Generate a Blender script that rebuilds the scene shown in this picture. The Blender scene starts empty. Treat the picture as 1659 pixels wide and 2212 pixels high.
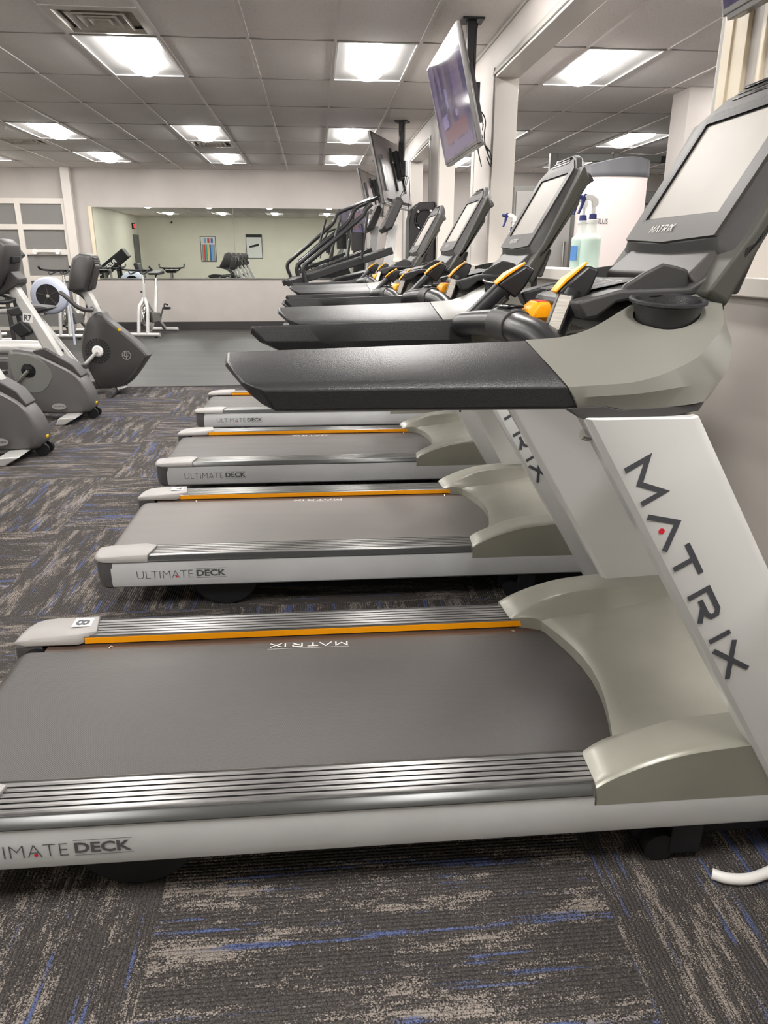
import bpy, bmesh, math, random
from mathutils import Vector, Matrix
random.seed(7)
S = bpy.context.scene
COL = S.collection
PI = math.pi

# ------------------------------------------------------------------ materials
def mat(name, col, rough=0.5, metal=0.0, spec=0.5, coat=0.0, coat_rough=0.1, emit=None, emit_s=0.0,
        noise=0.0, nscale=20.0, bump=0.0, bscale=300.0, bdist=0.001, trans=0.0, ior=1.45, ncol=None, stretch=None):
    m = bpy.data.materials.new(name); m.use_nodes = True
    nt = m.node_tree; b = nt.nodes['Principled BSDF']
    b.inputs['Base Color'].default_value = (*col, 1)
    b.inputs['Roughness'].default_value = rough
    b.inputs['Metallic'].default_value = metal
    b.inputs['Specular IOR Level'].default_value = spec
    b.inputs['Coat Weight'].default_value = coat
    b.inputs['Coat Roughness'].default_value = coat_rough
    b.inputs['Transmission Weight'].default_value = trans
    b.inputs['IOR'].default_value = ior
    if emit:
        b.inputs['Emission Color'].default_value = (*emit, 1)
        b.inputs['Emission Strength'].default_value = emit_s
    tc = nt.nodes.new('ShaderNodeTexCoord')
    vec = tc.outputs['Object']
    if stretch:
        mp = nt.nodes.new('ShaderNodeMapping'); mp.inputs['Scale'].default_value = stretch
        nt.links.new(vec, mp.inputs['Vector']); vec = mp.outputs['Vector']
    if noise > 0:
        n = nt.nodes.new('ShaderNodeTexNoise'); n.inputs['Scale'].default_value = nscale
        n.inputs['Detail'].default_value = 4
        nt.links.new(vec, n.inputs['Vector'])
        r = nt.nodes.new('ShaderNodeMix'); r.data_type = 'RGBA'
        c2 = ncol if ncol else tuple(max(0, c * (1 - noise)) for c in col)
        c1 = col if ncol else tuple(min(1, c * (1 + noise)) for c in col)
        r.inputs['A'].default_value = (*c1, 1); r.inputs['B'].default_value = (*c2, 1)
        mr = nt.nodes.new('ShaderNodeMapRange'); mr.inputs['From Min'].default_value = .35; mr.inputs['From Max'].default_value = .65
        nt.links.new(n.outputs['Fac'], mr.inputs['Value'])
        nt.links.new(mr.outputs['Result'], r.inputs['Factor'])
        nt.links.new(r.outputs['Result'], b.inputs['Base Color'])
    if bump > 0:
        n2 = nt.nodes.new('ShaderNodeTexNoise'); n2.inputs['Scale'].default_value = bscale; n2.inputs['Detail'].default_value = 2
        nt.links.new(vec, n2.inputs['Vector'])
        bp = nt.nodes.new('ShaderNodeBump'); bp.inputs['Strength'].default_value = bump; bp.inputs['Distance'].default_value = bdist
        nt.links.new(n2.outputs['Fac'], bp.inputs['Height']); nt.links.new(bp.outputs['Normal'], b.inputs['Normal'])
    return m

M = {}
M['black_plastic'] = mat('black_plastic', (.016, .016, .018), .40, spec=.8, bump=.5, bscale=420, bdist=.0012)
M['grip_black'] = mat('grip_black', (.018, .018, .020), .34, bump=.22, bscale=500)
M['charcoal'] = mat('charcoal', (.05, .049, .05), .46, spec=.28, bump=.12, bscale=500)
M['bezel_grey'] = mat('bezel_grey', (.060, .056, .053), .44, spec=.24, bump=.12, bscale=500)
M['pod_grey'] = mat('pod_grey', (.165, .162, .142), .42, metal=.0, coat=.1, coat_rough=.25)
M['housing_grey'] = mat('housing_grey', (.062, .061, .054), .5, spec=.35, bump=.08, bscale=500)
M['hood_grey'] = mat('hood_grey', (.30, .295, .25), .32, metal=.15, coat=.25, coat_rough=.18, noise=.06, nscale=5)
M['silver_paint'] = mat('silver_paint', (.62, .625, .62), .28, metal=.08, coat=.35, coat_rough=.08)
M['frame_silver'] = mat('frame_silver', (.58, .59, .60), .33, metal=.05, coat=.2, coat_rough=.15, noise=.03, nscale=8)
M['aluminium'] = mat('aluminium', (.20, .196, .192), .30, metal=.85, noise=.35, nscale=14, stretch=(.6, 14, 14))
M['rail_dark'] = mat('rail_dark', (.075, .077, .077), .26, metal=.5)
M['cap_grey'] = mat('cap_grey', (.33, .315, .305), .42, spec=.4)
M['cap_dark'] = mat('cap_dark', (.085, .08, .082), .45, spec=.4, noise=.12, nscale=18)
M['orange'] = mat('orange', (.93, .36, .004), .38, spec=.4)
M['deck_brown'] = mat('deck_brown', (.085, .055, .042), .4)
M['black'] = mat('black', (.010, .010, .012), .5)
M['gloss_black'] = mat('gloss_black', (.008, .008, .010), .12, coat=.5)
M['letter_dark'] = mat('letter_dark', (.062, .064, .075), .45)
M['letter_grey'] = mat('letter_grey', (.09, .09, .095), .45)
M['letter_white'] = mat('letter_white', (.75, .73, .7), .5)
M['letter_light'] = mat('letter_light', (.42, .40, .38), .35, metal=.4)
M['red_dot'] = mat('red_dot', (.62, .012, .03), .45)
M['chrome'] = mat('chrome', (.62, .62, .61), .16, metal=1.0)
M['steel'] = mat('steel', (.33, .31, .28), .42, metal=1.0, noise=.2, nscale=20, stretch=(1, 1, 40))
M['white_plastic'] = mat('white_plastic', (.80, .79, .77), .4)
M['white_paint'] = mat('white_paint', (.74, .73, .71), .35)
M['sticker_white'] = mat('sticker_white', (.8, .79, .77), .5)
M['yellow'] = mat('yellow', (.75, .48, .02), .4)
M['wall'] = mat('wall_paint', (.45, .418, .395), .5, spec=.25, noise=.035, nscale=2.5, bump=.12, bscale=130)
M['wall_warm'] = mat('wall_paint_warm', (.74, .72, .62), .55, spec=.2, noise=.02, nscale=2)
M['wall_grey'] = mat('wall_paint_grey', (.36, .35, .34), .5, spec=.25, bump=.1, bscale=130)
M['trim'] = mat('trim_paint', (.63, .59, .55), .3, spec=.5, noise=.02, nscale=3, bump=.08, bscale=60)
M['trim_cream'] = mat('trim_cream', (.69, .60, .46), .38, noise=.03, nscale=4)
M['trim_grey'] = mat('trim_grey', (.42, .41, .385), .3, spec=.5, noise=.05, nscale=5)
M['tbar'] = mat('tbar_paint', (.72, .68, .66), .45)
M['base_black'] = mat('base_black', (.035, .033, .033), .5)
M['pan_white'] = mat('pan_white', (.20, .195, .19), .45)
M['cross_tee'] = mat('cross_tee_shade', (.26, .24, .23), .5)  # dark tone paints in the shadow gaps; the tees themselves match the tiles
M['pan_frame'] = mat('pan_frame_white', (.75, .73, .71), .4)
M['vent_metal'] = mat('vent_metal', (.58, .55, .50), .35, metal=.15, noise=.12, nscale=6)
M['mirror'] = mat('mirror_glass', (.74, .78, .745), .0, metal=1.0)
M['tv_bezel'] = mat('tv_bezel', (.12, .115, .112), .3, metal=.4)
M['tv_back'] = mat('tv_back', (.30, .275, .275), .45)
M['cable'] = mat('cable_black', (.012, .012, .012), .5)
M['bottle'] = mat('bottle_plastic', (.80, .84, .80), .3)
M['bottle'].node_tree.nodes['Principled BSDF'].inputs['Alpha'].default_value = .42
M['liquid'] = mat('cleaner_liquid', (.50, .76, .68), .35)
M['blue'] = mat('blue_plastic', (.016, .026, .16), .35)
M['label_blue'] = mat('label_blue', (.10, .26, .58), .45)
M['tower_white'] = mat('tower_white', (.80, .72, .70), .45)
M['tower_cap'] = mat('tower_cap', (.10, .10, .11), .4)
M['glass_dark'] = mat('glass_dark', (.19, .185, .18), .25, spec=.6)
M['bike_grey'] = mat('bike_grey', (.145, .14, .138), .42, metal=.25, noise=.03, nscale=4)
M['bike_dark'] = mat('bike_dark', (.055, .052, .052), .45, metal=.1)
M['bike_silver'] = mat('bike_silver', (.56, .555, .54), .34, metal=.25, coat=.2)
M['fan_blue'] = mat('fan_cage', (.56, .60, .72), .4)
M['seat_black'] = mat('seat_vinyl', (.02, .02, .022), .5)
M['machine_black'] = mat('machine_black', (.022, .021, .023), .32)
M['machine_grey'] = mat('machine_grey', (.20, .20, .19), .4, metal=.3)
M['exit_red'] = mat('exit_red', (.8, .05, .05), .5, emit=(1, .06, .08), emit_s=2.0)
M['door_grey'] = mat('door_grey', (.12, .12, .125), .45)
M['lens'] = mat('lamp_lens', (.9, .9, .88), .5, emit=(1.0, .968, .93), emit_s=42.0)
M['poster_white'] = mat('poster_white', (.72, .73, .71), .5)
def flat(name, col): 
    M[name] = mat(name, col, .5); return M[name]
for nm, c in dict(p_blue=(.05, .16, .45), p_yel=(.75, .6, .2), p_green=(.08, .38, .3), p_red=(.65, .07, .06), p_grey=(.3, .3, .3), p_lblue=(.2, .4, .7)).items(): flat(nm, c)

def node_mat(name):
    m = bpy.data.materials.new(name); m.use_nodes = True
    return m, m.node_tree, m.node_tree.nodes['Principled BSDF']
def N(nt, t, **kw):
    n = nt.nodes.new(t)
    for k, v in kw.items(): setattr(n, k, v)
    return n
def math_n(nt, op, a, b=None):
    n = nt.nodes.new('ShaderNodeMath'); n.operation = op
    for i, v in enumerate((a, b)):
        if v is None: continue
        if isinstance(v, (int, float)): n.inputs[i].default_value = v
        else: nt.links.new(v, n.inputs[i])
    return n.outputs[0]
def mixc(nt, f, a, b):
    n = nt.nodes.new('ShaderNodeMix'); n.data_type = 'RGBA'
    for s, v in (('Factor', f), ('A', a), ('B', b)):
        if isinstance(v, (int, float)): n.inputs[s].default_value = v
        elif isinstance(v, tuple): n.inputs[s].default_value = (*v, 1)
        else: nt.links.new(v, n.inputs[s])
    return n.outputs['Result']
def ramp(nt, v, lo, hi):
    n = nt.nodes.new('ShaderNodeMapRange'); n.inputs['From Min'].default_value = lo; n.inputs['From Max'].default_value = hi
    nt.links.new(v, n.inputs['Value']); return n.outputs['Result']

def carpet_material():
    m, nt, b = node_mat('carpet_tiles')
    g = N(nt, 'ShaderNodeNewGeometry'); sp = N(nt, 'ShaderNodeSeparateXYZ'); nt.links.new(g.outputs['Position'], sp.inputs[0])
    T = .914
    x = math_n(nt, 'DIVIDE', math_n(nt, 'ADD', sp.outputs['X'], .35 + 20 * T), T)
    y = math_n(nt, 'DIVIDE', math_n(nt, 'ADD', sp.outputs['Y'], -.74 + 20 * T), T)
    ix = math_n(nt, 'FLOOR', x); iy = math_n(nt, 'FLOOR', y)
    par = math_n(nt, 'MODULO', math_n(nt, 'ADD', ix, iy), 2.0)       # 0: streaks along x, 1: along y
    inv = math_n(nt, 'SUBTRACT', 1.0, par)
    fx, fy = sp.outputs['X'], sp.outputs['Y']
    along = math_n(nt, 'ADD', math_n(nt, 'MULTIPLY', fx, inv), math_n(nt, 'MULTIPLY', fy, par))
    across = math_n(nt, 'ADD', math_n(nt, 'MULTIPLY', fy, inv), math_n(nt, 'MULTIPLY', fx, par))
    seed = math_n(nt, 'ADD', math_n(nt, 'MULTIPLY', ix, 7.31), math_n(nt, 'MULTIPLY', iy, 3.77))
    rowid = math_n(nt, 'FLOOR', math_n(nt, 'MULTIPLY', across, 110.0))
    rs = math_n(nt, 'DIVIDE', rowid, 110.0)
    def tex(sa, sc, off, detail=3.0, rough=.6, use=across):
        c = N(nt, 'ShaderNodeCombineXYZ')
        nt.links.new(math_n(nt, 'MULTIPLY', along, sa), c.inputs[0]); nt.links.new(math_n(nt, 'MULTIPLY', use, sc), c.inputs[1])
        nt.links.new(math_n(nt, 'ADD', seed, off), c.inputs[2])
        n = N(nt, 'ShaderNodeTexNoise'); n.inputs['Scale'].default_value = 1.0; n.inputs['Detail'].default_value = detail; n.inputs['Roughness'].default_value = rough
        nt.links.new(c.outputs[0], n.inputs['Vector']); return n.outputs['Fac']
    big = tex(3.4, 19.0, 0.0, 3.0)
    row = tex(14.0, 110.0, 11.0, 2.0, .7, rs)
    fine = tex(330.0, 330.0, 5.0, 1.0)
    s = math_n(nt, 'ADD', math_n(nt, 'MULTIPLY', big, .62), math_n(nt, 'MULTIPLY', row, .38))
    f_beige = ramp(nt, math_n(nt, 'ADD', s, math_n(nt, 'MULTIPLY', math_n(nt, 'SUBTRACT', fine, .5), .42)), .535, .60)
    bl = tex(2.2, 38.0, 23.0, 2.0)
    brow = tex(7.0, 110.0, 31.0, 2.0, .7, rs)
    sb = math_n(nt, 'ADD', math_n(nt, 'MULTIPLY', bl, .72), math_n(nt, 'MULTIPLY', brow, .28))
    f_blue = ramp(nt, math_n(nt, 'ADD', sb, math_n(nt, 'MULTIPLY', math_n(nt, 'SUBTRACT', fine, .5), .15)), .585, .62)
    rib = math_n(nt, 'ABSOLUTE', math_n(nt, 'SINE', math_n(nt, 'MULTIPLY', across, PI * 110.0)))
    base = mixc(nt, ramp(nt, fine, .3, .7), (.030, .027, .026), (.098, .089, .084))
    beige = mixc(nt, ramp(nt, fine, .3, .7), (.125, .105, .092), (.33, .292, .262))
    blue = mixc(nt, ramp(nt, fine, .3, .7), (.035, .050, .12), (.13, .16, .30))
    c = mixc(nt, f_beige, base, beige); c = mixc(nt, f_blue, c, blue)
    c = mixc(nt, math_n(nt, 'MULTIPLY', math_n(nt, 'SUBTRACT', 1.0, ramp(nt, rib, .0, .45)), .55), c, (.012, .011, .011))
    nt.links.new(c, b.inputs['Base Color']); b.inputs['Roughness'].default_value = .95; b.inputs['Specular IOR Level'].default_value = .12
    h = math_n(nt, 'ADD', rib, math_n(nt, 'MULTIPLY', fine, .8))
    bp = N(nt, 'ShaderNodeBump'); bp.inputs['Strength'].default_value = .6; bp.inputs['Distance'].default_value = .003
    nt.links.new(h, bp.inputs['Height']); nt.links.new(bp.outputs['Normal'], b.inputs['Normal'])
    return m
M['carpet'] = carpet_material()

def rubber_material():
    m, nt, b = node_mat('rubber_floor')
    g = N(nt, 'ShaderNodeNewGeometry'); mp = N(nt, 'ShaderNodeMapping'); mp.inputs['Scale'].default_value = (.5, 2.2, 1)
    nt.links.new(g.outputs['Position'], mp.inputs['Vector'])
    n = N(nt, 'ShaderNodeTexNoise'); n.inputs['Scale'].default_value = 1.6; n.inputs['Detail'].default_value = 4
    nt.links.new(mp.outputs[0], n.inputs['Vector'])
    c = mixc(nt, ramp(nt, n.outputs['Fac'], .35, .65), (.014, .0135, .013), (.026, .0245, .0235))
    nt.links.new(c, b.inputs['Base Color'])
    r = math_n(nt, 'ADD', math_n(nt, 'MULTIPLY', n.outputs['Fac'], .2), .36); nt.links.new(r, b.inputs['Roughness'])
    return m
M['rubber'] = rubber_material()

def tile_material():
    m, nt, b = node_mat('ceiling_tile')
    g = N(nt, 'ShaderNodeNewGeometry')
    n = N(nt, 'ShaderNodeTexNoise'); n.inputs['Scale'].default_value = 170; n.inputs['Detail'].default_value = 3
    nt.links.new(g.outputs['Position'], n.inputs['Vector'])
    n2 = N(nt, 'ShaderNodeTexNoise'); n2.inputs['Scale'].default_value = 1.3; n2.inputs['Detail'].default_value = 2
    nt.links.new(g.outputs['Position'], n2.inputs['Vector'])
    c = mixc(nt, ramp(nt, n2.outputs['Fac'], .35, .65), (.81, .775, .755), (.86, .825, .805))
    c = mixc(nt, ramp(nt, n.outputs['Fac'], .60, .72), c, (.36, .325, .305))
    nt.links.new(c, b.inputs['Base Color']); b.inputs['Roughness'].default_value = .9; b.inputs['Specular IOR Level'].default_value = .2
    bp = N(nt, 'ShaderNodeBump'); bp.inputs['Strength'].default_value = .35; bp.inputs['Distance'].default_value = .002
    nt.links.new(n.outputs['Fac'], bp.inputs['Height']); nt.links.new(bp.outputs['Normal'], b.inputs['Normal'])
    return m
M['tile'] = tile_material()

def belt_material(name, wear):
    m, nt, b = node_mat(name)
    tc = N(nt, 'ShaderNodeTexCoord'); sp = N(nt, 'ShaderNodeSeparateXYZ'); nt.links.new(tc.outputs['Object'], sp.inputs[0])
    w = math_n(nt, 'MULTIPLY', math_n(nt, 'SINE', math_n(nt, 'MULTIPLY', sp.outputs['X'], 2 * PI / .0052)),
               math_n(nt, 'SINE', math_n(nt, 'MULTIPLY', sp.outputs['Y'], 2 * PI / .0052)))
    mp = N(nt, 'ShaderNodeMapping'); mp.inputs['Scale'].default_value = (1.2, 9, 1); nt.links.new(tc.outputs['Object'], mp.inputs['Vector'])
    n = N(nt, 'ShaderNodeTexNoise'); n.inputs['Scale'].default_value = 1.6; n.inputs['Detail'].default_value = 5; nt.links.new(mp.outputs[0], n.inputs['Vector'])
    lo, hi = ((.055, .048, .045), (.090, .080, .076)) if wear < .5 else ((.15, .135, .127), (.19, .172, .163))
    c = mixc(nt, ramp(nt, n.outputs['Fac'], .35, .65), lo, hi)
    c = mixc(nt, ramp(nt, w, -.2, .9), tuple(v * .8 for v in lo), c)
    nt.links.new(c, b.inputs['Base Color'])
    nt.links.new(math_n(nt, 'ADD', math_n(nt, 'MULTIPLY', n.outputs['Fac'], .22), .30), b.inputs['Roughness'])
    b.inputs['Specular IOR Level'].default_value = .5
    bp = N(nt, 'ShaderNodeBump'); bp.inputs['Strength'].default_value = .35; bp.inputs['Distance'].default_value = .0006
    nt.links.new(w, bp.inputs['Height']); nt.links.new(bp.outputs['Normal'], b.inputs['Normal'])
    return m
M['belt'] = belt_material('running_belt', 0)
M['belt_worn'] = belt_material('running_belt_worn', 1)

def screen_material(name, c1, c2, rough, axis_scale):
    m, nt, b = node_mat(name)
    tc = N(nt, 'ShaderNodeTexCoord'); mp = N(nt, 'ShaderNodeMapping'); mp.inputs['Scale'].default_value = axis_scale
    nt.links.new(tc.outputs['Object'], mp.inputs['Vector'])
    n = N(nt, 'ShaderNodeTexNoise'); n.inputs['Scale'].default_value = 1.0; n.inputs['Detail'].default_value = 2; nt.links.new(mp.outputs[0], n.inputs['Vector'])
    c = mixc(nt, ramp(nt, n.outputs['Fac'], .4, .6), c1, c2)
    nt.links.new(c, b.inputs['Base Color']); b.inputs['Roughness'].default_value = rough
    return m, nt, b, c
M['panel_glass'] = screen_material('touch_screen', (.27, .247, .222), (.31, .285, .258), .48, (3, 3, 3))[0]  # pale cream base colour stands in for ceiling light reflected on the glass
_m, _nt, _b, _c = screen_material('tv_picture', (.028, .024, .055), (.085, .066, .095), .07, (7, 9, 1.2))
_nt.links.new(_c, _b.inputs['Emission Color']); _b.inputs['Emission Strength'].default_value = .5; _b.inputs['Specular IOR Level'].default_value = .3
M['tv_picture'] = _m
def tv_colour(name, col):
    M[name] = mat(name, col, .07, spec=.3, emit=col, emit_s=.5)
for nm, c in dict(tv_red=(.095, .048, .062), tv_light=(.12, .105, .19), tv_mid=(.075, .058, .11)).items(): tv_colour(nm, c)

# ------------------------------------------------------------------ mesh building
def catmull(pts, n=6, closed=False):
    P = [Vector(p) for p in pts]; out = []; L = len(P)
    for i in range(L if closed else L - 1):
        p0 = P[i - 1] if (i > 0 or closed) else P[0] * 2 - P[1]
        p1 = P[i]; p2 = P[(i + 1) % L]; p3 = P[(i + 2) % L] if (closed or i + 2 < L) else P[-1] * 2 - P[-2]
        for k in range(n):
            t = k / n
            out.append(.5 * ((2 * p1) + (p2 - p0) * t + (2 * p0 - 5 * p1 + 4 * p2 - p3) * t * t + (3 * p1 - p0 - 3 * p2 + p3) * t ** 3))
    if not closed: out.append(P[-1].copy())
    return out

class MB:
    def __init__(s): s.v = []; s.f = []; s.m = []
    def add(s, vs, fs, mi=0):
        o = len(s.v); s.v += [tuple(v) for v in vs]
        for f in fs: s.f.append(tuple(o + i for i in f)); s.m.append(mi)
        return s
    def box(s, x0, x1, y0, y1, z0, z1, mi=0):
        return s.add([(x0, y0, z0), (x1, y0, z0), (x1, y1, z0), (x0, y1, z0), (x0, y0, z1), (x1, y0, z1), (x1, y1, z1), (x0, y1, z1)],
                     [(0, 3, 2, 1), (4, 5, 6, 7), (0, 1, 5, 4), (1, 2, 6, 5), (2, 3, 7, 6), (3, 0, 4, 7)], mi)
    def hexa(s, a, b, mi=0):       # two quads (4 pts each) joined
        return s.add(list(a) + list(b), [(0, 3, 2, 1), (4, 5, 6, 7), (0, 1, 5, 4), (1, 2, 6, 5), (2, 3, 7, 6), (3, 0, 4, 7)], mi)
    def prism(s, poly, ax, a, b, mi=0):     # poly in the two other axes (order xyz without ax)
        n = len(poly)
        def pt(p, t):
            q = list(p); q.insert(ax, t); return tuple(q)
        vs = [pt(p, a) for p in poly] + [pt(p, b) for p in poly]
        fs = [tuple(range(n))[::-1], tuple(range(n, 2 * n))] + [(i, (i + 1) % n, n + (i + 1) % n, n + i) for i in range(n)]
        return s.add(vs, fs, mi)
    def loft(s, rings, closed=True, caps=True, mi=0):
        n = len(rings[0]); vs = [p for r in rings for p in r]; fs = []
        for k in range(len(rings) - 1):
            for i in range(n if closed else n - 1):
                j = (i + 1) % n
                fs.append((k * n + i, k * n + j, (k + 1) * n + j, (k + 1) * n + i))
        if caps and closed:
            fs.append(tuple(range(n))[::-1]); fs.append(tuple(range((len(rings) - 1) * n, len(rings) * n)))
        return s.add(vs, fs, mi)
    def tube(s, pts, r, n=10, smooth=0, caps=True, mi=0, flat=1.0):
        P = catmull(pts, smooth) if smooth else [Vector(p) for p in pts]
        L = len(P); R = r if isinstance(r, (list, tuple)) else [r] * 2
        def rad(t):
            q = t * (len(R) - 1); i = min(int(q), len(R) - 2); return R[i] + (R[i + 1] - R[i]) * (q - i)
        rings = []; up = None
        for i in range(L):
            d = (P[min(i + 1, L - 1)] - P[max(i - 1, 0)]).normalized()
            if up is None:
                up = Vector((0, 0, 1)) if abs(d.z) < .9 else Vector((0, 1, 0))
            a = d.cross(up).normalized(); up = a.cross(d).normalized()
            rr = rad(i / (L - 1))
            rings.append([P[i] + (a * math.cos(2 * PI * k / n) + up * flat * math.sin(2 * PI * k / n)) * rr for k in range(n)])
        return s.loft(rings, True, caps, mi)
    def lathe(s, prof, c=(0, 0, 0), ax=2, n=24, sx=1, sy=1, mi=0, caps=True):     # prof: (r, h)
        rings = []
        for r, h in prof:
            ring = []
            for k in range(n):
                a, b = r * math.cos(2 * PI * k / n) * sx, r * math.sin(2 * PI * k / n) * sy
                q = [a, b]; q.insert(ax, h); ring.append((c[0] + q[0], c[1] + q[1], c[2] + q[2]))
            rings.append(ring)
        return s.loft(rings, True, caps, mi)
    def grid(s, rows, mi=0):
        return s.loft(rows, False, False, mi)
    def obox(s, c, u, v, w, mi=0):     # centre and three half-axes
        c, u, v, w = map(Vector, (c, u, v, w))
        a = [c - u - v - w, c + u - v - w, c + u + v - w, c - u + v - w]
        return s.hexa(a, [p + 2 * w for p in a], mi)
    def strip(s, poly, t, O, U, V, mi=0, nrm=0.0):    # stroked polyline in a plane
        O, U, V = Vector(O), Vector(U), Vector(V); W = U.cross(V).normalized() * nrm
        P = [Vector((p[0], p[1])) for p in poly]; A = []; B = []
        for i, p in enumerate(P):
            d1 = (p - P[i - 1]).normalized() if i else (P[1] - p).normalized()
            d2 = (P[i + 1] - p).normalized() if i < len(P) - 1 else d1
            n1 = Vector((-d1.y, d1.x)); n2 = Vector((-d2.y, d2.x)); b = (n1 + n2)
            b = b.normalized() if b.length > 1e-6 else n1
            k = min(2.2, 1 / max(.2, b.dot(n1))); A.append(p + b * k * t / 2); B.append(p - b * k * t / 2)
        vs = [O + U * q.x + V * q.y + W for q in A + B]; n = len(P)
        return s.add(vs, [(i, n + i, n + i + 1, i + 1) for i in range(n - 1)], mi)
    def build(s, name, mats, parent=None, bevel=0.0, seg=2, angle=35, flip=False):
        me = bpy.data.meshes.new(name); me.from_pydata(s.v, [], s.f)
        mats = mats if isinstance(mats, (list, tuple)) else [mats]
        for q in mats: me.materials.append(M[q] if isinstance(q, str) else q)
        for p, i in zip(me.polygons, s.m): p.material_index = i; p.use_smooth = True
        bm = bmesh.new(); bm.from_mesh(me)
        bmesh.ops.remove_doubles(bm, verts=bm.verts, dist=1e-6)
        bmesh.ops.recalc_face_normals(bm, faces=bm.faces); bm.to_mesh(me); bm.free()
        me.set_sharp_from_angle(angle=math.radians(angle))
        o = bpy.data.objects.new(name, me); COL.objects.link(o)
        if parent: o.parent = parent
        if bevel > 0:
            b = o.modifiers.new('bevel', 'BEVEL'); b.width = bevel; b.segments = seg; b.limit_method = 'ANGLE'; b.angle_limit = math.radians(40); b.harden_normals = False
        return o

def text_data(txt, size=1.0, bold=0.0, align='LEFT', spacing=1.0):
    cu = bpy.data.curves.new('txt', 'FONT'); cu.body = txt; cu.size = size; cu.align_x = align; cu.offset = bold; cu.space_character = spacing
    cu.resolution_u = 3
    o = bpy.data.objects.new('txt', cu); COL.objects.link(o)
    bpy.context.view_layer.update()
    dg = bpy.context.evaluated_depsgraph_get(); me = bpy.data.meshes.new_from_object(o.evaluated_get(dg))
    vs = [tuple(v.co) for v in me.vertices]; fs = [tuple(p.vertices) for p in me.polygons]
    bpy.data.objects.remove(o); bpy.data.meshes.remove(me); bpy.data.curves.remove(cu)
    return vs, fs
def put_text(mb, txt, O, U, V, height, width=None, bold=0.0, mi=0, spacing=1.0):
    vs, fs = text_data(txt, 1.0, bold, 'LEFT', spacing)
    x0 = min(v[0] for v in vs); x1 = max(v[0] for v in vs); y0 = min(v[1] for v in vs); y1 = max(v[1] for v in vs)
    ky = height / (y1 - y0); kx = (width / (x1 - x0)) if width else ky
    O, U, V = Vector(O), Vector(U).normalized(), Vector(V).normalized()
    return mb.add([O + U * (v[0] - x0) * kx + V * (v[1] - y0) * ky for v in vs], fs, mi)

STROKES = {
 'M': [[(0, 0), (0, 1), (.5, .28), (1, 1), (1, 0)]],
 'A': [[(0, 0), (.5, .97), (1, 0)]],
 'T': [[(0, .94), (1, .94)], [(.5, .94), (.5, 0)]],
 'R': [[(0, 0), (0, .94), (.82, .94), (.98, .80), (.98, .55), (.82, .42), (.25, .42)], [(.5, .42), (1, 0)]],
 'I': [[(.5, 0), (.5, 1)]],
 'X': [[(0, 0), (1, 1)], [(0, 1), (1, 0)]]}
SPANS = {'M': (.006, .078), 'A': (.106, .184), 'T': (.193, .262), 'R': (.298, .358), 'I': (.397, .415), 'X': (.428, .502)}
def matrix_word(mb, O, U, V, length, height, t=.23, dot=None, slant=0.0):
    U = Vector(U).normalized(); V = Vector(V).normalized(); V2 = V + U * slant; k = length / .508; layer = 0
    for ch in 'MATRIX':
        a, b = SPANS[ch]
        for pl in STROKES[ch]:
            mb.strip([((a + (b - a) * x) * k, y * height) for x, y in pl], t * height, O, U, V2, 0, .00015 * layer); layer += 1
    if dot is not None:
        a, b = SPANS['A']; c = Vector(O) + U * ((a + b) / 2) * k + V * .25 * height; r = .13 * height
        mb.add([c + U * r * math.cos(2 * PI * i / 16) + V * r * math.sin(2 * PI * i / 16) for i in range(16)], [tuple(range(16))], dot)

def thing(name, label, cat, loc=(0, 0, 0), rz=0.0, group=None):
    o = bpy.data.objects.new(name, None); COL.objects.link(o); o.location = loc; o.rotation_euler = (0, 0, rz)
    o.empty_display_size = .1
    o['label'] = label; o['category'] = cat
    if group: o['group'] = group
    return o
def tag(o, label, cat, group=None):
    o['label'] = label; o['category'] = cat
    if group: o['group'] = group
    return o
def struct(o): o['kind'] = 'structure'; return o
def kids(o): return list(o.children)
def dup(root, loc, rz=None, label=None, group=None, skip=(), only=None):
    def cp(o, parent):
        c = o.copy(); COL.objects.link(c); c.parent = parent
        for ch in kids(o): cp(ch, c)
        return c
    r = root.copy(); COL.objects.link(r); r.location = loc
    if rz is not None: r.rotation_euler = (0, 0, rz)
    if label: r['label'] = label
    if group: r['group'] = group
    for ch in kids(root):
        if ch.name.split('.')[0] in skip: continue
        cp(ch, r)
    return r

# ------------------------------------------------------------------ camera
th, ya, ro = .3323, .08996, .00203
fw = Vector((math.sin(ya) * math.cos(th), math.cos(ya) * math.cos(th), -math.sin(th)))
r0 = Vector((math.cos(ya), -math.sin(ya), 0)); u0 = r0.cross(fw)
rr_, uu_ = math.cos(ro) * r0 + math.sin(ro) * u0, -math.sin(ro) * r0 + math.cos(ro) * u0
CAMP = Vector((0, 0, 1.256)); FPX = 1591.4
cd = bpy.data.cameras.new('camera'); cam = bpy.data.objects.new('camera', cd); COL.objects.link(cam)
cd.sensor_fit = 'VERTICAL'; cd.sensor_height = 36; cd.lens = FPX / 2212 * 36; cd.clip_start = .02; cd.clip_end = 100
cam.matrix_world = Matrix(((rr_.x, uu_.x, -fw.x, CAMP.x), (rr_.y, uu_.y, -fw.y, CAMP.y), (rr_.z, uu_.z, -fw.z, CAMP.z), (0, 0, 0, 1)))
S.camera = cam
def at_y(px, py, Y):      # the world point on the plane y = Y whose picture position was measured in the photograph
    d = rr_ * (px - 829.5) / FPX - uu_ * (py - 1106) / FPX + fw
    return CAMP + d * (Y / d.y)
# ------------------------------------------------------------------ treadmill (x forward from the rear end, y across, near side 0, far side .87)
W = .87
HEAD = ('handrail', 'side_pod', 'pod_trim', 'cross_bar', 'grip_handle', 'stop_button')
def mir(p, far): return (p[0], W - p[1], p[2]) if far else tuple(p)
def mring(r, far): return [mir(p, far) for p in r]

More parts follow.
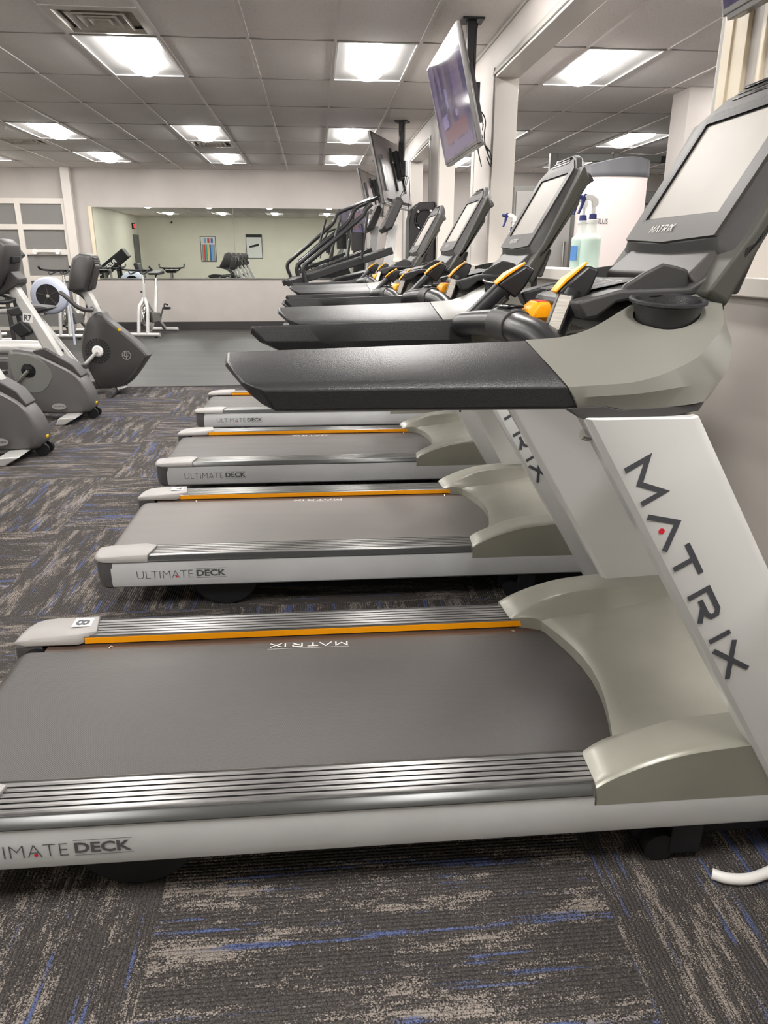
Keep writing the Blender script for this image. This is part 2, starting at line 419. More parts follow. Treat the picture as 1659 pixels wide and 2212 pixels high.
def make_treadmill(label, group, number='8', belt='belt'):
    t = thing('treadmill', label, 'treadmill', (0, 0, 0), 0, group)
    for far in (0, 1):
        # side frame: rounded silver extrusion
        prof = [(.006, .108), (.000, .130), (.000, .178), (.003, .2062), (.012, .2075), (.075, .207), (.075, .108), (.02, .100)]
        b = MB().loft([mring([(x, y, z) for y, z in prof], far) for x in (.066, 1.90)], True, True)
        fr = b.build('side_frame', 'frame_silver', t, .003)
        if not far:
            d = MB()
            O, U, V = (.150, -.0012, .129), (1, 0, 0), (0, 0, 1)
            put_text(d, 'ULTIMATE', (.160, -.0012, .141), U, V, .030, .206, -.022)
            put_text(d, 'DECK', (.379, -.0012, .145), U, V, .0255, .109, .03)
            d.strip([(0, 0), (.113, 0)], .0011, (.378, -.0012, .1400), U, V); d.strip([(0, 0), (.113, 0)], .0011, (.378, -.0012, .1758), U, V)
            c = Vector((.160 + .1445, -.0014, .146))
            d.add([c + Vector((math.cos(a * PI / 6), 0, math.sin(a * PI / 6))) * .0038 for a in range(12)], [tuple(range(12))], 1)
            d.build('lettering', ['letter_grey', 'red_dot'], fr)
        # ribbed side rail
        prof = [(.0, .2066), (.001, .208), (.016, .2235), (.022, .2255)]
        y = .026
        for k in range(6):
            prof += [(y, .2262), (y + .0112, .2262), (y + .0119, .2212), (y + .0153, .2212)]; y += .0160
        prof += [(y + .002, .2262), (.127, .2250), (.127, .2066)]
        ra = MB().loft([mring([(x, q, z) for q, z in prof], far) for x in (.19, 1.50)], True, True).build('side_rail', 'aluminium', t, 0, angle=25)
        e = MB().loft([mring([(x, q, z) for q, z in [(-.0005, .2066), (-.0015, .2095), (.0135, .2250), (.0185, .2264), (.0185, .221), (.003, .2066)]], far) for x in (.19, 1.424)], True, True)
        e.build('edge_strip', 'rail_dark', ra, .0008)
        MB().loft([mring([(x, q, z) for q, z in [(.1265, .2066), (.1265, .2240 if far else .2185), (.1285, .2240 if far else .2185), (.1295, .2066)]], far) for x in (.193, 1.47)], True, True).build('accent_strip', 'orange', ra)
        # rear end cap: dark lower shell and pale upper cover
        pl = [(.075, .0), (.045, .004), (.022, .018), (.006, .045), (.0, .085), (.0, .133), (.075, .133)]
        ins = lambda d, z: mring([(x + (d if x < .07 else 0), min(max(y, d), .133), z) for x, y in pl], far)
        ec = MB().loft([ins(.022, .098), ins(.006, .108), ins(.0, .135), ins(.0, .208)], True, True).build('end_cap', 'cap_dark', t, .004)
        pl2 = [(.205, -.003), (.075, -.004), (.043, .0), (.018, .015), (.001, .043), (-.005, .085), (-.005, .124), (.03, .136), (.175, .138), (.222, .105)]
        def cov(z, k=0.0, drop=0.0):
            return mring([(x + (k if x < .1 else 0), min(max(y, k - .004), .138 - k), z - drop * max(0, (.11 - x) / .11) ** 1.6) for x, y in pl2], far)
        ck = MB().loft([cov(.2075), cov(.217, .0, .003), cov(.2285, .007, .008), cov(.2330, .016, .010)], True, True).build('cap_cover', 'cap_grey', ec, .002, angle=50)
        if far:
            stk = MB(); z = .2336
            O, U, V = Vector((.150, W - .080, z)), Vector((0, -1, 0)), Vector((1, 0, 0))
            O = Vector((.140, W - .022, z)); 
            stk.add([O + U * a + V * c for a, c in ((0, 0), (.052, 0), (.052, .055), (0, .055))], [(0, 1, 2, 3)], 0)
            put_text(stk, number, O + U * .008 + V * .008 + Vector((0, 0, .0006)), U, V, .039, .036, .03, 1)
            stk.build('number_sticker', ['sticker_white', 'letter_dark'], ec)
        # rear support foot: lower part of a thick disc
        hd = [(.475 + .134 * math.cos(PI + PI * k / 20), .134 + .134 * math.sin(PI + PI * k / 20)) for k in range(21)]
        q = (.055, .095) if not far else (W - .095, W - .055)
        MB().prism(hd, 1, *q).build('support_foot', 'black', t, .006, 3)
    # deck board and screws
    dk = MB().box(.09, 1.60, .118, .752, .15, .2025).build('deck_board', 'deck_brown', t)
    for x in (.27, 1.44):
        MB().lathe([(0, 0), (.006, 0), (.007, .001), (.004, .0024), (.0, .0016)], (x, .722, .2025), 2, 14).build('screw', 'chrome', dk)
    # belt wrapped round the rear roller
    prof = []
    for k in range(13):
        a = PI * 1.5 - PI * k / 12; prof.append((.058 + .052 * math.cos(a), .153 + .052 * math.sin(a)))
    prof = [(1.6, .101)] + prof + [(.6, .2055), (1.1, .2058), (1.6, .2055)]
    inner = [(x if x > .5 else .058 + (x - .058) * .92, .153 + (z - .153) * .92) for x, z in prof]
    be = MB().loft([[(x, y, z) for x, z in prof + inner[::-1]] for y in (.138, .703)], True, True).build('running_belt', belt, t, 0, angle=40)
    lt = MB(); O, U, V = (.945, .694, .2064), (-1, 0, 0), (0, -1, 0)
    matrix_word(lt, O, U, V, .224, .021, .2)
    lt.strip([(0, 0), (.232, 0)], .0014, (.948, .665, .2064), U, V)
    lt.build('lettering', 'letter_white', be)
    MB().tube([(.058, .10, .153), (.058, .775, .153)], .046, 20).build('rear_roller', 'black', t)
    # motor hood
    def interp(tab, x):
        if x <= tab[0][0]: return tab[0][1]
        for (a, b), (c, d) in zip(tab, tab[1:]):
            if x <= c: u = (x - a) / (c - a); return b + (d - b) * u
        return tab[-1][1]
    za = [(1.43, .236), (1.48, .262), (1.53, .281), (1.58, .296), (1.63, .306), (1.73, .316), (2.06, .330)]
    zc = [(1.43, .230), (1.53, .239), (1.57, .245), (1.70, .258), (1.85, .286), (2.06, .340)]
    ys = [0, .004, .012, .03, .055, .08, .10, .108, .114, .120, .130, .140, .148, .154, .160, .175, .2, .25, .31, .37]
    ys = ys + [W / 2] + [W - q for q in ys[::-1]]
    def xr(y):
        q = min(y, W - y)
        if q <= .118: return 1.428 + .010 * q / .118
        if q <= .15: u = (q - .118) / .032; return 1.438 + (1.520 - 1.438) * u
        u = (q - .15) / (W / 2 - .15); return 1.520 + .052 * math.sin(u * PI / 2)
    def hz(x, y):
        q = min(y, W - y)
        u = min(1, max(0, (q - .106) / .048)); u = u if u > .3 else u * u / .3 * .5 + u * .5
        r = .007 * (1 - min(1, q / .012)) ** 2
        tilt = .012 * min(1, q / .12) * max(0, (1.62 - x) / .2)
        return (interp(za, x) - r - tilt) * (1 - u) + interp(zc, x) * u
    rows = []
    for y in ys:
        a = xr(y); row = []
        for k in range(19):
            u = (k / 18) ** 1.25; x = a + (2.06 - a) * u; row.append((x, y, hz(x, y) - (.004 if k == 0 else 0)))
        row = [(a + .004, y, .196), (a + .001, y, row[0][2] - .012)] + row + [(2.075, y, .20), (2.075, y, .10)]
        rows.append(row)
    hb = MB().grid(rows)
    side = lambda y: [(x, y, .183) if k else (x, y, .183) for k, (x, yy, z) in enumerate(rows[0])]
    hb.loft([rows[0], [(x, .0, min(z, .183)) for x, yy, z in rows[0]]], False, False)
    hb.loft([rows[-1], [(x, W, min(z, .183)) for x, yy, z in rows[-1]]], False, False)
    hb.build('motor_hood', 'hood_grey', t, 0, angle=28)
    # base under the front
    bf = MB().box(1.55, 2.10, .06, .81, .035, .098); bf.box(1.62, 1.69, .02, .06, .02, .10); bf.box(1.62, 1.69, W - .06, W - .02, .02, .10)
    bf.box(1.95, 2.10, .01, W - .01, .0, .085); bf.build('base_frame', 'black', t, .004)
    for far in (0, 1):
        MB().lathe([(0, .025 if not far else W - .055), (.034, .025 if not far else W - .055), (.034, .055 if not far else W - .025), (0, .055 if not far else W - .025)], (1.60, 0, .034), 1, 20).build('front_wheel', 'black', t)
    # uprights
    for far in (0, 1):
        xr_ = lambda z: 1.331 + (.993 - z) * .608
        rings = []
        for z in (.088, .3, .6, .9, 1.0):
            x = xr_(z); wd = .206
            rings.append(mring([(x + .012, -.010, z), (x + .03, -.0125, z), (x + wd - .02, -.0125, z), (x + wd, -.002, z), (x + wd, .04, z), (x + wd - .012, .05, z), (x + .012, .05, z), (x, .04, z), (x, .0, z)], far))
        up = MB().loft(rings).build('upright', 'silver_paint', t, .003)
        lt = MB()
        y = -.0132 if not far else W + .0132
        if not far: matrix_word(lt, (1.404, y, .912), (.510, 0, -.860), (.860, 0, .510), .508, .0445, .235, 1)
        else: matrix_word(lt, (1.50, y, .955), (.507, 0, -.862), (-.862, 0, -.507), .508, .0445, .235, 1)
        lt.build('lettering', ['letter_dark', 'red_dot'], up)
        bl = MB(); c = (1.350, .012, .958)
        bl.tube([mir((1.352, .022, .962), far), mir((1.336, .020, .966), far)], [.010, .0095], 14).build('bolt', 'chrome', up)
    # handrails
    for far in (0, 1):
        A = [(.713, .160, 1.074), (.718, .125, 1.071), (.750, .056, 1.050), (.770, .028, 1.036), (.786, .024, 1.022), (.802, .06, 1.017), (.802, .150, 1.019), (.735, .166, 1.052)]
        Bq = [(.719, .172, 1.0905), (.725, .105, 1.082), (.757, .016, 1.0600), (.790, .0, 1.0485), (.808, .006, 1.014), (.822, .03, 1.008), (.820, .155, 1.008), (.752, .180, 1.052)]
        Cq = [(1.268, .172, 1.1070), (1.272, .105, 1.092), (1.286, .014, 1.0610), (1.296, .0, 1.0490), (1.322, .004, 1.012), (1.324, .03, 1.004), (1.316, .155, 1.004), (1.290, .180, 1.056)]
        rings = [mring(A, far), mring(Bq, far)]
        for u in (.25, .5, .75): rings.append(mring([tuple(p[i] + (q[i] - p[i]) * u for i in range(3)) for p, q in zip(Bq, Cq)], far))
        rings.append(mring(Cq, far))
        MB().loft(rings).build('handrail', 'black_plastic', t, .003, angle=24)
        # pod
        rowsp = [
         [(1.318, .0, 1.013), (1.365, .0, 1.014), (1.40, .0, 1.009), (1.47, .002, 1.011), (1.543, .01, 1.018), (1.575, .05, 1.03), (1.59, .10, 1.04), (1.59, .16, 1.05)],
         [(1.310, -.003, 1.030), (1.36, -.005, 1.033), (1.42, -.005, 1.036), (1.50, .005, 1.045), (1.581, .035, 1.052), (1.609, .06, 1.083), (1.620, .088, 1.118), (1.632, .15, 1.14)],
         [(1.298, .0, 1.048), (1.36, .0, 1.051), (1.413, .0, 1.055), (1.47, .01, 1.068), (1.532, .03, 1.091), (1.572, .06, 1.117), (1.604, .09, 1.142), (1.634, .16, 1.172)],
         [(1.285, .035, 1.068), (1.345, .034, 1.071), (1.395, .036, 1.077), (1.45, .046, 1.092), (1.508, .066, 1.117), (1.555, .092, 1.140), (1.592, .122, 1.157), (1.628, .175, 1.178)],
         [(1.272, .105, 1.092), (1.33, .100, 1.094), (1.38, .098, 1.101), (1.43, .102, 1.116), (1.485, .115, 1.140), (1.535, .138, 1.160), (1.58, .16, 1.172), (1.624, .19, 1.184)],
         [(1.268, .173, 1.1075), (1.334, .170, 1.1125), (1.380, .170, 1.124), (1.414, .172, 1.140), (1.457, .195, 1.159), (1.50, .222, 1.174), (1.56, .23, 1.185), (1.62, .2, 1.192)],
         [(1.272, .182, 1.05), (1.336, .180, 1.05), (1.382, .180, 1.05), (1.416, .184, 1.05), (1.462, .207, 1.06), (1.51, .237, 1.08), (1.57, .245, 1.09), (1.62, .215, 1.10)]]
        g = []
        for r in rowsp: g.append(mring(catmull(r, 4), far))
        pd = MB().grid(g)
        pd.loft([g[-1], g[0]], False, False); pd.add([r[0] for r in g], [tuple(range(len(g)))]); pd.add([r[-1] for r in g], [tuple(range(len(g)))])
        pod = pd.build('side_pod', 'pod_grey', t, 0, angle=21)
        cx, cy, cz = mir((1.523, .148, 1.150), far)
        cup = MB().lathe([(.0, -.09), (.036, -.09), (.040, .005), (.0455, .024), (.0495, .027), (.0495, .031), (.046, .033), (.042, .030), (.037, -.02), (.033, -.085), (.0, -.085)], (cx, cy, cz), 2, 40, 1.40, 1.36)
        for i, v in enumerate(cup.v): cup.v[i] = (v[0], v[1], v[2] + (v[1] - cy) * (-.12 if far else .12))
        hole = MB().lathe([(0, -.2), (.042, -.2), (.042, .2), (0, .2)], (cx, cy, cz), 2, 40, 1.40, 1.36).build('cutter', 'black')
        bo = pod.modifiers.new('hole', 'BOOLEAN'); bo.operation = 'DIFFERENCE'; bo.object = hole; bo.solver = 'EXACT'
        bpy.context.view_layer.update()
        cut = bpy.data.meshes.new_from_object(pod.evaluated_get(bpy.context.evaluated_depsgraph_get()))
        pod.modifiers.clear(); pod.data = cut; bpy.data.objects.remove(hole)
        cut.set_sharp_from_angle(angle=math.radians(21))
        cup.build('cup_holder', 'black_plastic', pod, angle=40)
        tr = [(1.300, -.001, 1.012), (1.362, -.001, 1.0145), (1.392, -.001, 1.008), (1.47, .001, 1.011), (1.546, .010, 1.018)]
        lo = [(1.320, .0, .996), (1.345, -.005, .989), (1.392, -.005, .990), (1.47, -.003, .994), (1.537, .010, 1.002)]
        back = [(p[0] + .0, .13, p[2]) for p in tr]; backl = [(p[0], .13, p[2]) for p in lo]
        MB().loft([mring(r, far) for r in zip(tr, lo, backl, back)]).build('pod_trim', 'charcoal', t, .001)
    # cross bar with the collar of heart-rate buttons
    pts = [(1.250, .70, 1.090), (1.248, .66, 1.097), (1.258, .62, 1.102), (1.282, .56, 1.107), (1.305, .50, 1.110), (1.312, .435, 1.111), (1.312, .36, 1.108), (1.330, .29, 1.100), (1.350, .215, 1.075)]
    cb = MB().tube(pts, [.030, .030, .028, .030, .032, .034, .034, .033, .032, .03], 18, 4).build('cross_bar', 'grip_black', t, 0, angle=60)
    co = MB().tube([(1.300, .515, 1.110), (1.311, .445, 1.112), (1.311, .395, 1.111)], [.037, .039, .037], 20, 3)
    co.build('collar', 'charcoal', cb, .002)
    kp = MB().hexa([(1.285, .505, 1.148), (1.292, .415, 1.150), (1.330, .415, 1.150), (1.322, .505, 1.148)], [(1.285, .505, 1.153), (1.292, .415, 1.155), (1.330, .415, 1.155), (1.322, .505, 1.153)])
    kp.build('key_plate', 'gloss_black', cb, .002)
    # grip handles
    for far in (0, 1):
        y0 = .288 if not far else .618; sy = 1 if not far else -1
        base = (1.362, y0, 1.085) if not far else (1.258, .655, 1.100)
        if not far:
            path = [(1.352, .285, 1.082), (1.362, .290, 1.115), (1.378, .297, 1.155), (1.392, .302, 1.19)]
            rad = .024; tipa = Vector((1.398, .305, 1.205)); d = Vector((.40, .0, .92)).normalized()
        else:
            path = [(1.254, .640, 1.100), (1.280, .630, 1.130), (1.312, .618, 1.164), (1.338, .608, 1.192)]
            rad = .0235; tipa = Vector((1.350, .603, 1.206)); d = Vector((.5, -.10, .86)).normalized()
        gh = MB().tube(path, [rad * 1.05, rad, rad, rad], 18, 5).build('grip_handle', 'grip_black', t, 0, angle=60)
        w = Vector((0, 1, 0)); w = (w - d * w.dot(d)).normalized(); n = w.cross(d).normalized()
        if n.x > 0: n = -n                                   # n points back to the runner
        def hp(a, b, c): return tipa + d * a + n * b + w * c
        # wedge head
        lo_ = [hp(-.036, -.026, -.022), hp(-.036, -.026, .022), hp(-.032, .028, .019), hp(-.032, .028, -.019)]
        mid = [hp(.0, -.031, -.024), hp(.0, -.031, .024), hp(-.004, .018, .021), hp(-.004, .018, -.021)]
        hi_ = [hp(.042, -.030, -.017), hp(.042, -.030, .017), hp(.040, -.006, .014), hp(.040, -.006, -.014)]
        MB().loft([lo_, mid, hi_]).build('grip_head', 'grip_black', gh, .006, 3)
        bt_lo = [hp(-.033, .030, -.0175), hp(-.033, .030, .0175)]; bt_mid = [hp(-.004, .0195, -.0195), hp(-.004, .0195, .0195)]; bt_hi = [hp(.043, -.006, -.006), hp(.043, -.006, .006)]
        up = n * .0035 + d * .002
        MB().loft([[p for p in bt_lo] + [p + up for p in bt_lo[::-1]], bt_mid + [p + up * 1.5 for p in bt_mid[::-1]], bt_hi + [p + up for p in bt_hi[::-1]]]).build('control_button', 'orange', gh, .0012)
        # bright pulse sensor on the side that faces back and outwards
        a, c = Vector(path[0]), Vector(path[-1]); ax = (c - a).normalized(); mid_ = a + (c - a) * .56
        sd = (n * .55 + Vector((0, -1, 0)) * .84) if not far else (n * -.75 + Vector((0, -1, 0)) * .5); sd = (sd - ax * sd.dot(ax)).normalized(); cr = ax.cross(sd).normalized()
        MB().obox(mid_ + sd * rad * .93, cr * .0155, ax * .038, sd * .003).build('sensor_frame', 'grip_black', gh, .002)
        MB().obox(mid_ + sd * (rad * .93 + .0025), cr * .0125, ax * .035, sd * .002).build('sensor_plate', 'steel', gh, .0015)
    # emergency stop
    es = MB().loft([[(x * k + 1.366 + dx, y * k + .425, z) for x, y in [(-.034, -.026), (-.022, -.042), (.030, -.042), (.036, -.02), (.036, .02), (.030, .042), (-.022, .042), (-.034, .026)]]
                    for z, k, dx in ((1.118, .74, -.003), (1.132, 1.0, -.002), (1.152, 1.0, .004), (1.164, .84, .012))]).build('stop_button', 'orange', t, .003)
    MB().box(1.352, 1.392, .432, .452, 1.1635, 1.1652).box(1.352, 1.392, .396, .416, 1.1635, 1.1652).build('red_mark', 'p_red', es)
    # dashboard
    prof = [(1.395, 1.140), (1.372, 1.168), (1.378, 1.178), (1.40, 1.188), (1.528, 1.215), (1.62, 1.216), (1.66, 1.262), (1.685, 1.252), (1.69, 1.17), (1.60, 1.11), (1.47, 1.11)]
    def dr(y, k):        # narrowing towards the sides
        return [(x + (k if x < 1.5 else -k * .1), y, z - (k * .1)) for x, z in prof]
    ds = MB().loft([dr(.232, .10), dr(.25, .075), dr(.31, .02), dr(.40, .0), dr(.47, .0), dr(.56, .02), dr(.62, .075), dr(.638, .10)]).build('dashboard', 'charcoal', t, .003, angle=28)
    n = Vector((-.206, 0, .978))
    for far in (0, 1):
        fl = [(1.372, 1.177), (1.452, 1.199), (1.589, 1.203), (1.612, 1.218), (1.657, 1.252), (1.672, 1.262), (1.700, 1.24), (1.631, 1.190), (1.485, 1.181), (1.450, 1.176), (1.413, 1.148), (1.39, 1.145)]
        q = (.203, .262) if not far else (W - .262, W - .203)
        MB().prism(fl, 1, *q).build('side_flange', 'charcoal', ds, .006, 3)
    def dp(u, y): 
        p = Vector((1.40 + .128 * u, y, 1.188 + .027 * u)); return p + n * .0012
    MB().add([dp(.02, .31), dp(.97, .30), dp(.97, .57), dp(.02, .56)], [(0, 1, 2, 3)]).build('key_plate', 'black', ds)
    kb = MB()
    for (u0, u1, y0, y1) in [(.1, .3, .36, .40), (.1, .3, .415, .455), (.1, .3, .47, .51), (.38, .85, .335, .375), (.38, .85, .385, .425), (.38, .58, .445, .47), (.62, .85, .445, .47), (.38, .58, .48, .505), (.62, .85, .48, .505), (.4, .8, .52, .545)]:
        for pl in ([(u0, y0), (u1, y0), (u1, y1), (u0, y1), (u0, y0)],):
            for (a, b), (c, e) in zip(pl, pl[1:]):
                p, q = dp(a, b), dp(c, e); v = (q - p).normalized(); sdv = v.cross(n) * .0009
                kb.add([p + n * .0006 - sdv, q + n * .0006 - sdv, q + n * .0006 + sdv, p + n * .0006 + sdv], [(0, 1, 2, 3)])
    kb.build('key_labels', 'letter_light', ds)
    # reading rack: raised lip curving round the tray
    path = catmull([(1.53, .66), (1.575, .66), (1.63, .63), (1.655, .55), (1.66, .435), (1.655, .33), (1.638, .27), (1.615, .24)], 5)
    L = len(path); outer = []; 
    rk = MB(); r1 = []; r2 = []; r3 = []; r4 = []
    for i, p in enumerate(path):
        d = (path[min(i + 1, L - 1)] - path[max(i - 1, 0)]).normalized(); nn = Vector((-d.y, d.x)); u = i / (L - 1)
        h = 1.222 + .030 * min(1, math.sin(min(1, u * 1.6) * PI * .5 + .05)) - (0 if u < .75 else .03 * (u - .75))
        if nn.dot(Vector((1.56, .435)) - p) < 0: nn = -nn
        r1.append((p.x + nn.x * .002, p.y + nn.y * .002, 1.20)); r2.append((p.x + nn.x * .002, p.y + nn.y * .002, h)); r3.append((p.x - nn.x * .007, p.y - nn.y * .007, h)); r4.append((p.x - nn.x * .012, p.y - nn.y * .012, 1.19))
    rk.loft([list(q) for q in zip(r1, r2, r3, r4)]).build('reading_rack', 'charcoal', t, .0015)
    for o_ in t.children:
        if o_.name.startswith('reading_rack'): rack = o_
    MB().prism([(1.462, 1.190), (1.471, 1.208), (1.505, 1.229), (1.541, 1.247), (1.565, 1.243), (1.592, 1.236), (1.594, 1.222), (1.60, 1.19)], 1, .222, .240).build('rack_end', 'charcoal', rack, .005, 3)
    MB().box(1.652, 1.657, .475, .505, 1.226, 1.242).build('headphone_port', 'black', rack)
    MB().box(1.650, 1.656, .300, .345, 1.226, 1.244).build('socket_cover', 'cap_dark', rack)
    make_console(t)
    return t

FT = Vector((.505, 0, .863)).normalized(); FN = Vector((-.863, 0, .505)).normalized()      # up the face, and out of it
FO = Vector((1.640, 0, 1.297))
def fp(u, y, d=0.0): 
    p = FO + FT * u + FN * d; return Vector((p.x, y, p.z))
def make_console(t):
    # u: distance up the face, top edge rises to a flat peak in the middle
    H0 = .305
    def ring(y, top, inset, low=0.0):
        return [fp(low, y, -inset), fp(top * .5, y, -inset), fp(top, y, -inset), fp(top + .012, y, -inset - .02), fp(top - .012, y, -.052), fp(.03, y, -.048), fp(-.034, y, -.042), fp(-.030 + low, y, -.028)]
    ys = [(.158, H0 - .035, .045, .02), (.172, H0 - .02, .030, .008), (.222, H0 - .005, .0, .0), (.30, H0 + .040, 0, -.006), (.36, H0 + .058, 0, -.009), (.435, H0 + .060, 0, -.010), (.51, H0 + .058, 0, -.009), (.57, H0 + .040, 0, -.006), (.650, H0 - .005, 0, 0), (.700, H0 - .02, .030, .008), (.714, H0 - .035, .045, .02)]
    cn = MB().loft([ring(*q) for q in ys]).build('console', 'charcoal', t, .003, angle=26)
    # pale face with the recessed screen
    fw_ = MB()
    o_ = [(-.002, .225), (-.012, .435), (-.002, .647), (H0 - .012, .647), (H0 + .032, .568), (H0 + .032, .302), (H0 - .012, .225)]
    s0, s1, y0, y1 = .047, .285, .270, .602
    i_ = [(s0, y0), (s0, .435), (s0, y1), (s1, y1), (s1, .568), (s1, .302), (s1, y0)]
    vo = [fp(u, y, .006) for u, y in o_]; vi = [fp(u, y, .006) for u, y in i_]; vd = [fp(u, y, .0008) for u, y in i_]
    n = len(o_)
    fw_.add(vo + vi + vd, [(k, (k + 1) % n, n + (k + 1) % n, n + k) for k in range(n)])
    fw_.add(vo + [fp(u, y, -.002) for u, y in o_], [(k, (k + 1) % n, n + (k + 1) % n, n + k) for k in range(n)])
    bz = fw_.build('bezel', 'bezel_grey', cn)
    b2 = MB()
    b2.add(vi + vd, [(k, (k + 1) % n, n + (k + 1) % n, n + k) for k in range(n)])
    b2.strip([(y0, s0), (y1, s0), (y1, s1), (y0, s1), (y0, s0)], .010, Vector((FO.x, 0, FO.z)) + FN * .0016, (0, 1, 0), FT)
    b2.strip([(y1 + .004, s0 - .004), (y1 + .004, s1 + .004), (y0 - .002, s1 + .004)], .013, Vector((FO.x, 0, FO.z)) + FN * .0064, (0, 1, 0), FT)
    b2.build('screen_rim', 'black', cn)
    MB().add([fp(u, y, .0012) for u, y in ((s0, y0), (s0, y1), (s1, y1), (s1, y0))], [(0, 1, 2, 3)]).build('screen', 'panel_glass', cn)
    lt = MB(); matrix_word(lt, fp(.012, .535, .0068), (0, -1, 0), FT, .115, .0165, .22, None, .25)
    lt.build('lettering', 'letter_light', cn)
    # speaker grille at the top
    v = MB()
    for k in range(3):
        u = H0 + .020 + .011 * k
        v.obox(fp(u + .004, .435, .004), Vector((0, .105 - .012 * k, 0)), FT * .0032, FN * .004)
    v.obox(fp(H0 + .030, .435, .0028), Vector((0, .006, 0)), FT * .016, FN * .003)
    v.build('speaker_grille', 'gloss_black', cn, .001)
    c = MB(); put_text(c, 'PLEASE DO NOT USE CLEANER ON THIS SCREEN', fp(H0 - .006, .600, .0066), (0, -1, 0), FT, .0095, .33); c.build('notice', 'letter_grey', cn)
    # neck from the tray up to the console
    nk = MB().loft([[(1.612, y0_, 1.200), (1.592, y0_ + s * .02, 1.226), (1.640, y0_ + s * .035, 1.268), (1.668, y0_ + s * .035, 1.292), (1.72, y0_, 1.285), (1.69, y0_, 1.19)] for y0_, s in ((.205, 1), (.435, 0), (.665, -1))])
    nk.build('neck', 'bezel_grey', cn, .006, 3, angle=40)
    # housing behind
    pr = [(1.600, 1.192), (1.640, 1.165), (1.675, 1.240), (1.702, 1.296), (1.770, 1.400), (1.795, 1.437), (1.791, 1.466), (1.826, 1.513), (1.802, 1.560), (1.672, 1.300)]
    def hr(y, k): 
        c_ = Vector((1.72, 1.38)); return [((x - c_.x) * (1 - k) + c_.x, y, (z - c_.y) * (1 - k) + c_.y) for x, z in pr]
    MB().loft([hr(.158, .05), hr(.168, .0), hr(.702, .0), hr(.712, .05)]).build('console_housing', 'housing_grey', t, .006, 3, angle=30)
    h = [o for o in t.children if o.name.startswith('console_housing')][0]
    MB().lathe([(0, 0), (.004, 0), (.004, .004), (0, .004)], (1.705, .1655, 1.345), 1, 10).build('screw_hole', 'black', h)

def shift_head(t, dz, dx=0.0):
    for o in t.children:
        if o.name.split('.')[0] in HEAD: o.location.z = dz; o.location.x = dx
# ------------------------------------------------------------------ room
XW, XW2 = 1.29, 1.445            # the pierced wall beside the treadmills
YB, YR, XL, XR, ZC = 14.25, -2.15, -6.6, 7.4, 2.70
YE = 7.74                        # edge between carpet and rubber floor
GX, GY = .6096, 1.2192
gx = lambda i: GX * (i + .312); gy = lambda j: GY * (j + 4.922)
struct(MB().box(XL, XR, YR, YE, -.1, 0).build('floor', 'carpet'))
struct(MB().box(XL, XR, YE, YB + .2, -.1, .004).build('floor', 'rubber'))
struct(MB().box(XL, XW2, YE - .012, YE + .012, 0, .006).build('trim_1', 'base_black'))

LIGHTS = [(i, j) for i in (-9, -6, -3, 0) for j in (-5, -2, 0, 3, 5)] + [(i, j) for i in (3, 6) for j in (-5, -2, 0, 3, 5)]
VENTS = [(-3, -1, 1), (-3, 4, 0), (-7, 4, 0)]      # column, row, half of the cell
def tile_cell(mb, x0, x1, y0, y1):
    g = .006; nx, ny = 4, 6; rows = []
    for a in range(nx + 1):
        r = []
        for b in range(ny + 1):
            u, v = a / nx, b / ny
            sag = .0055 * (1 - (2 * u - 1) ** 4) 
            r.append((x0 + g + (x1 - x0 - 2 * g) * u, y0 + g + (y1 - y0 - 2 * g) * v, ZC + .006 - sag))
        rows.append(r)
    mb.grid(rows)
cl = MB(); tb = MB()
imin, imax, jmin, jmax = -12, 12, -7, 7
cuts = {}
for i, j in LIGHTS: cuts[(i, j)] = 'L'
for i, j, h in VENTS: cuts[(i, j)] = 'V%d' % h
for i in range(imin, imax):
    for j in range(jmin, jmax):
        x0, x1, y0, y1 = max(gx(i), XL), min(gx(i + 1), XR), max(gy(j), YR), min(gy(j + 1), YB)
        if x1 - x0 < .05 or y1 - y0 < .05: continue
        if x0 > XW - .02 and x1 < XW2 + .0: continue
        k = cuts.get((i, j))
        if k == 'L': continue
        if k == 'V0': y0 = y0 + GY / 2
        if k == 'V1': y1 = y1 - GY / 2
        tile_cell(cl, x0, x1, y0, y1)
cl.box(XL, XR, YR, YB, ZC + .16, ZC + .2)
struct(cl.build('ceiling', 'tile'))
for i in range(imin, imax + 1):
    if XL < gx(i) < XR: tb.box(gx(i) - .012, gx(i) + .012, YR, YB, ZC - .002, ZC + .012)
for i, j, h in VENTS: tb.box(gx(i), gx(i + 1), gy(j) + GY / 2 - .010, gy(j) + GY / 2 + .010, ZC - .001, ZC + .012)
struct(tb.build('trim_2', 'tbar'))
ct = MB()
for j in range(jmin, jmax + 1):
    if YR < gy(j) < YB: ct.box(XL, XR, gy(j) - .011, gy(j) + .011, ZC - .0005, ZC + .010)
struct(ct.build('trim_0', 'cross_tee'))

# walls
struct(MB().box(XL - .2, XR + .2, YB, YB + .2, 0, ZC + .2).build('wall_back', 'wall'))
struct(MB().box(XL - .2, XR + .2, YR - .2, YR, 0, ZC + .2).build('wall_front', 'wall_warm'))
struct(MB().box(XL - .2, XL, YR, YB, 0, ZC + .2).build('wall_left', 'wall_warm'))
struct(MB().box(XR, XR + .2, YR, YB, 0, ZC + .2).build('wall_far_right', 'wall_grey'))
SILL, HEADZ = 1.150, 2.455
OPEN = [(-1.0, 2.28), (2.54, 5.72), (6.41, 8.13), (8.78, 10.5), (11.15, 12.9)]
w = MB(); w.box(XW, XW2, YR, YB, 0, SILL); w.box(XW, XW2, YR, YB, HEADZ, ZC + .1)
ys = [YR] + [v for o in OPEN for v in o] + [YB]
for a, b in zip(ys[0::2], ys[1::2]): w.box(XW, XW2, a, b, SILL, HEADZ)
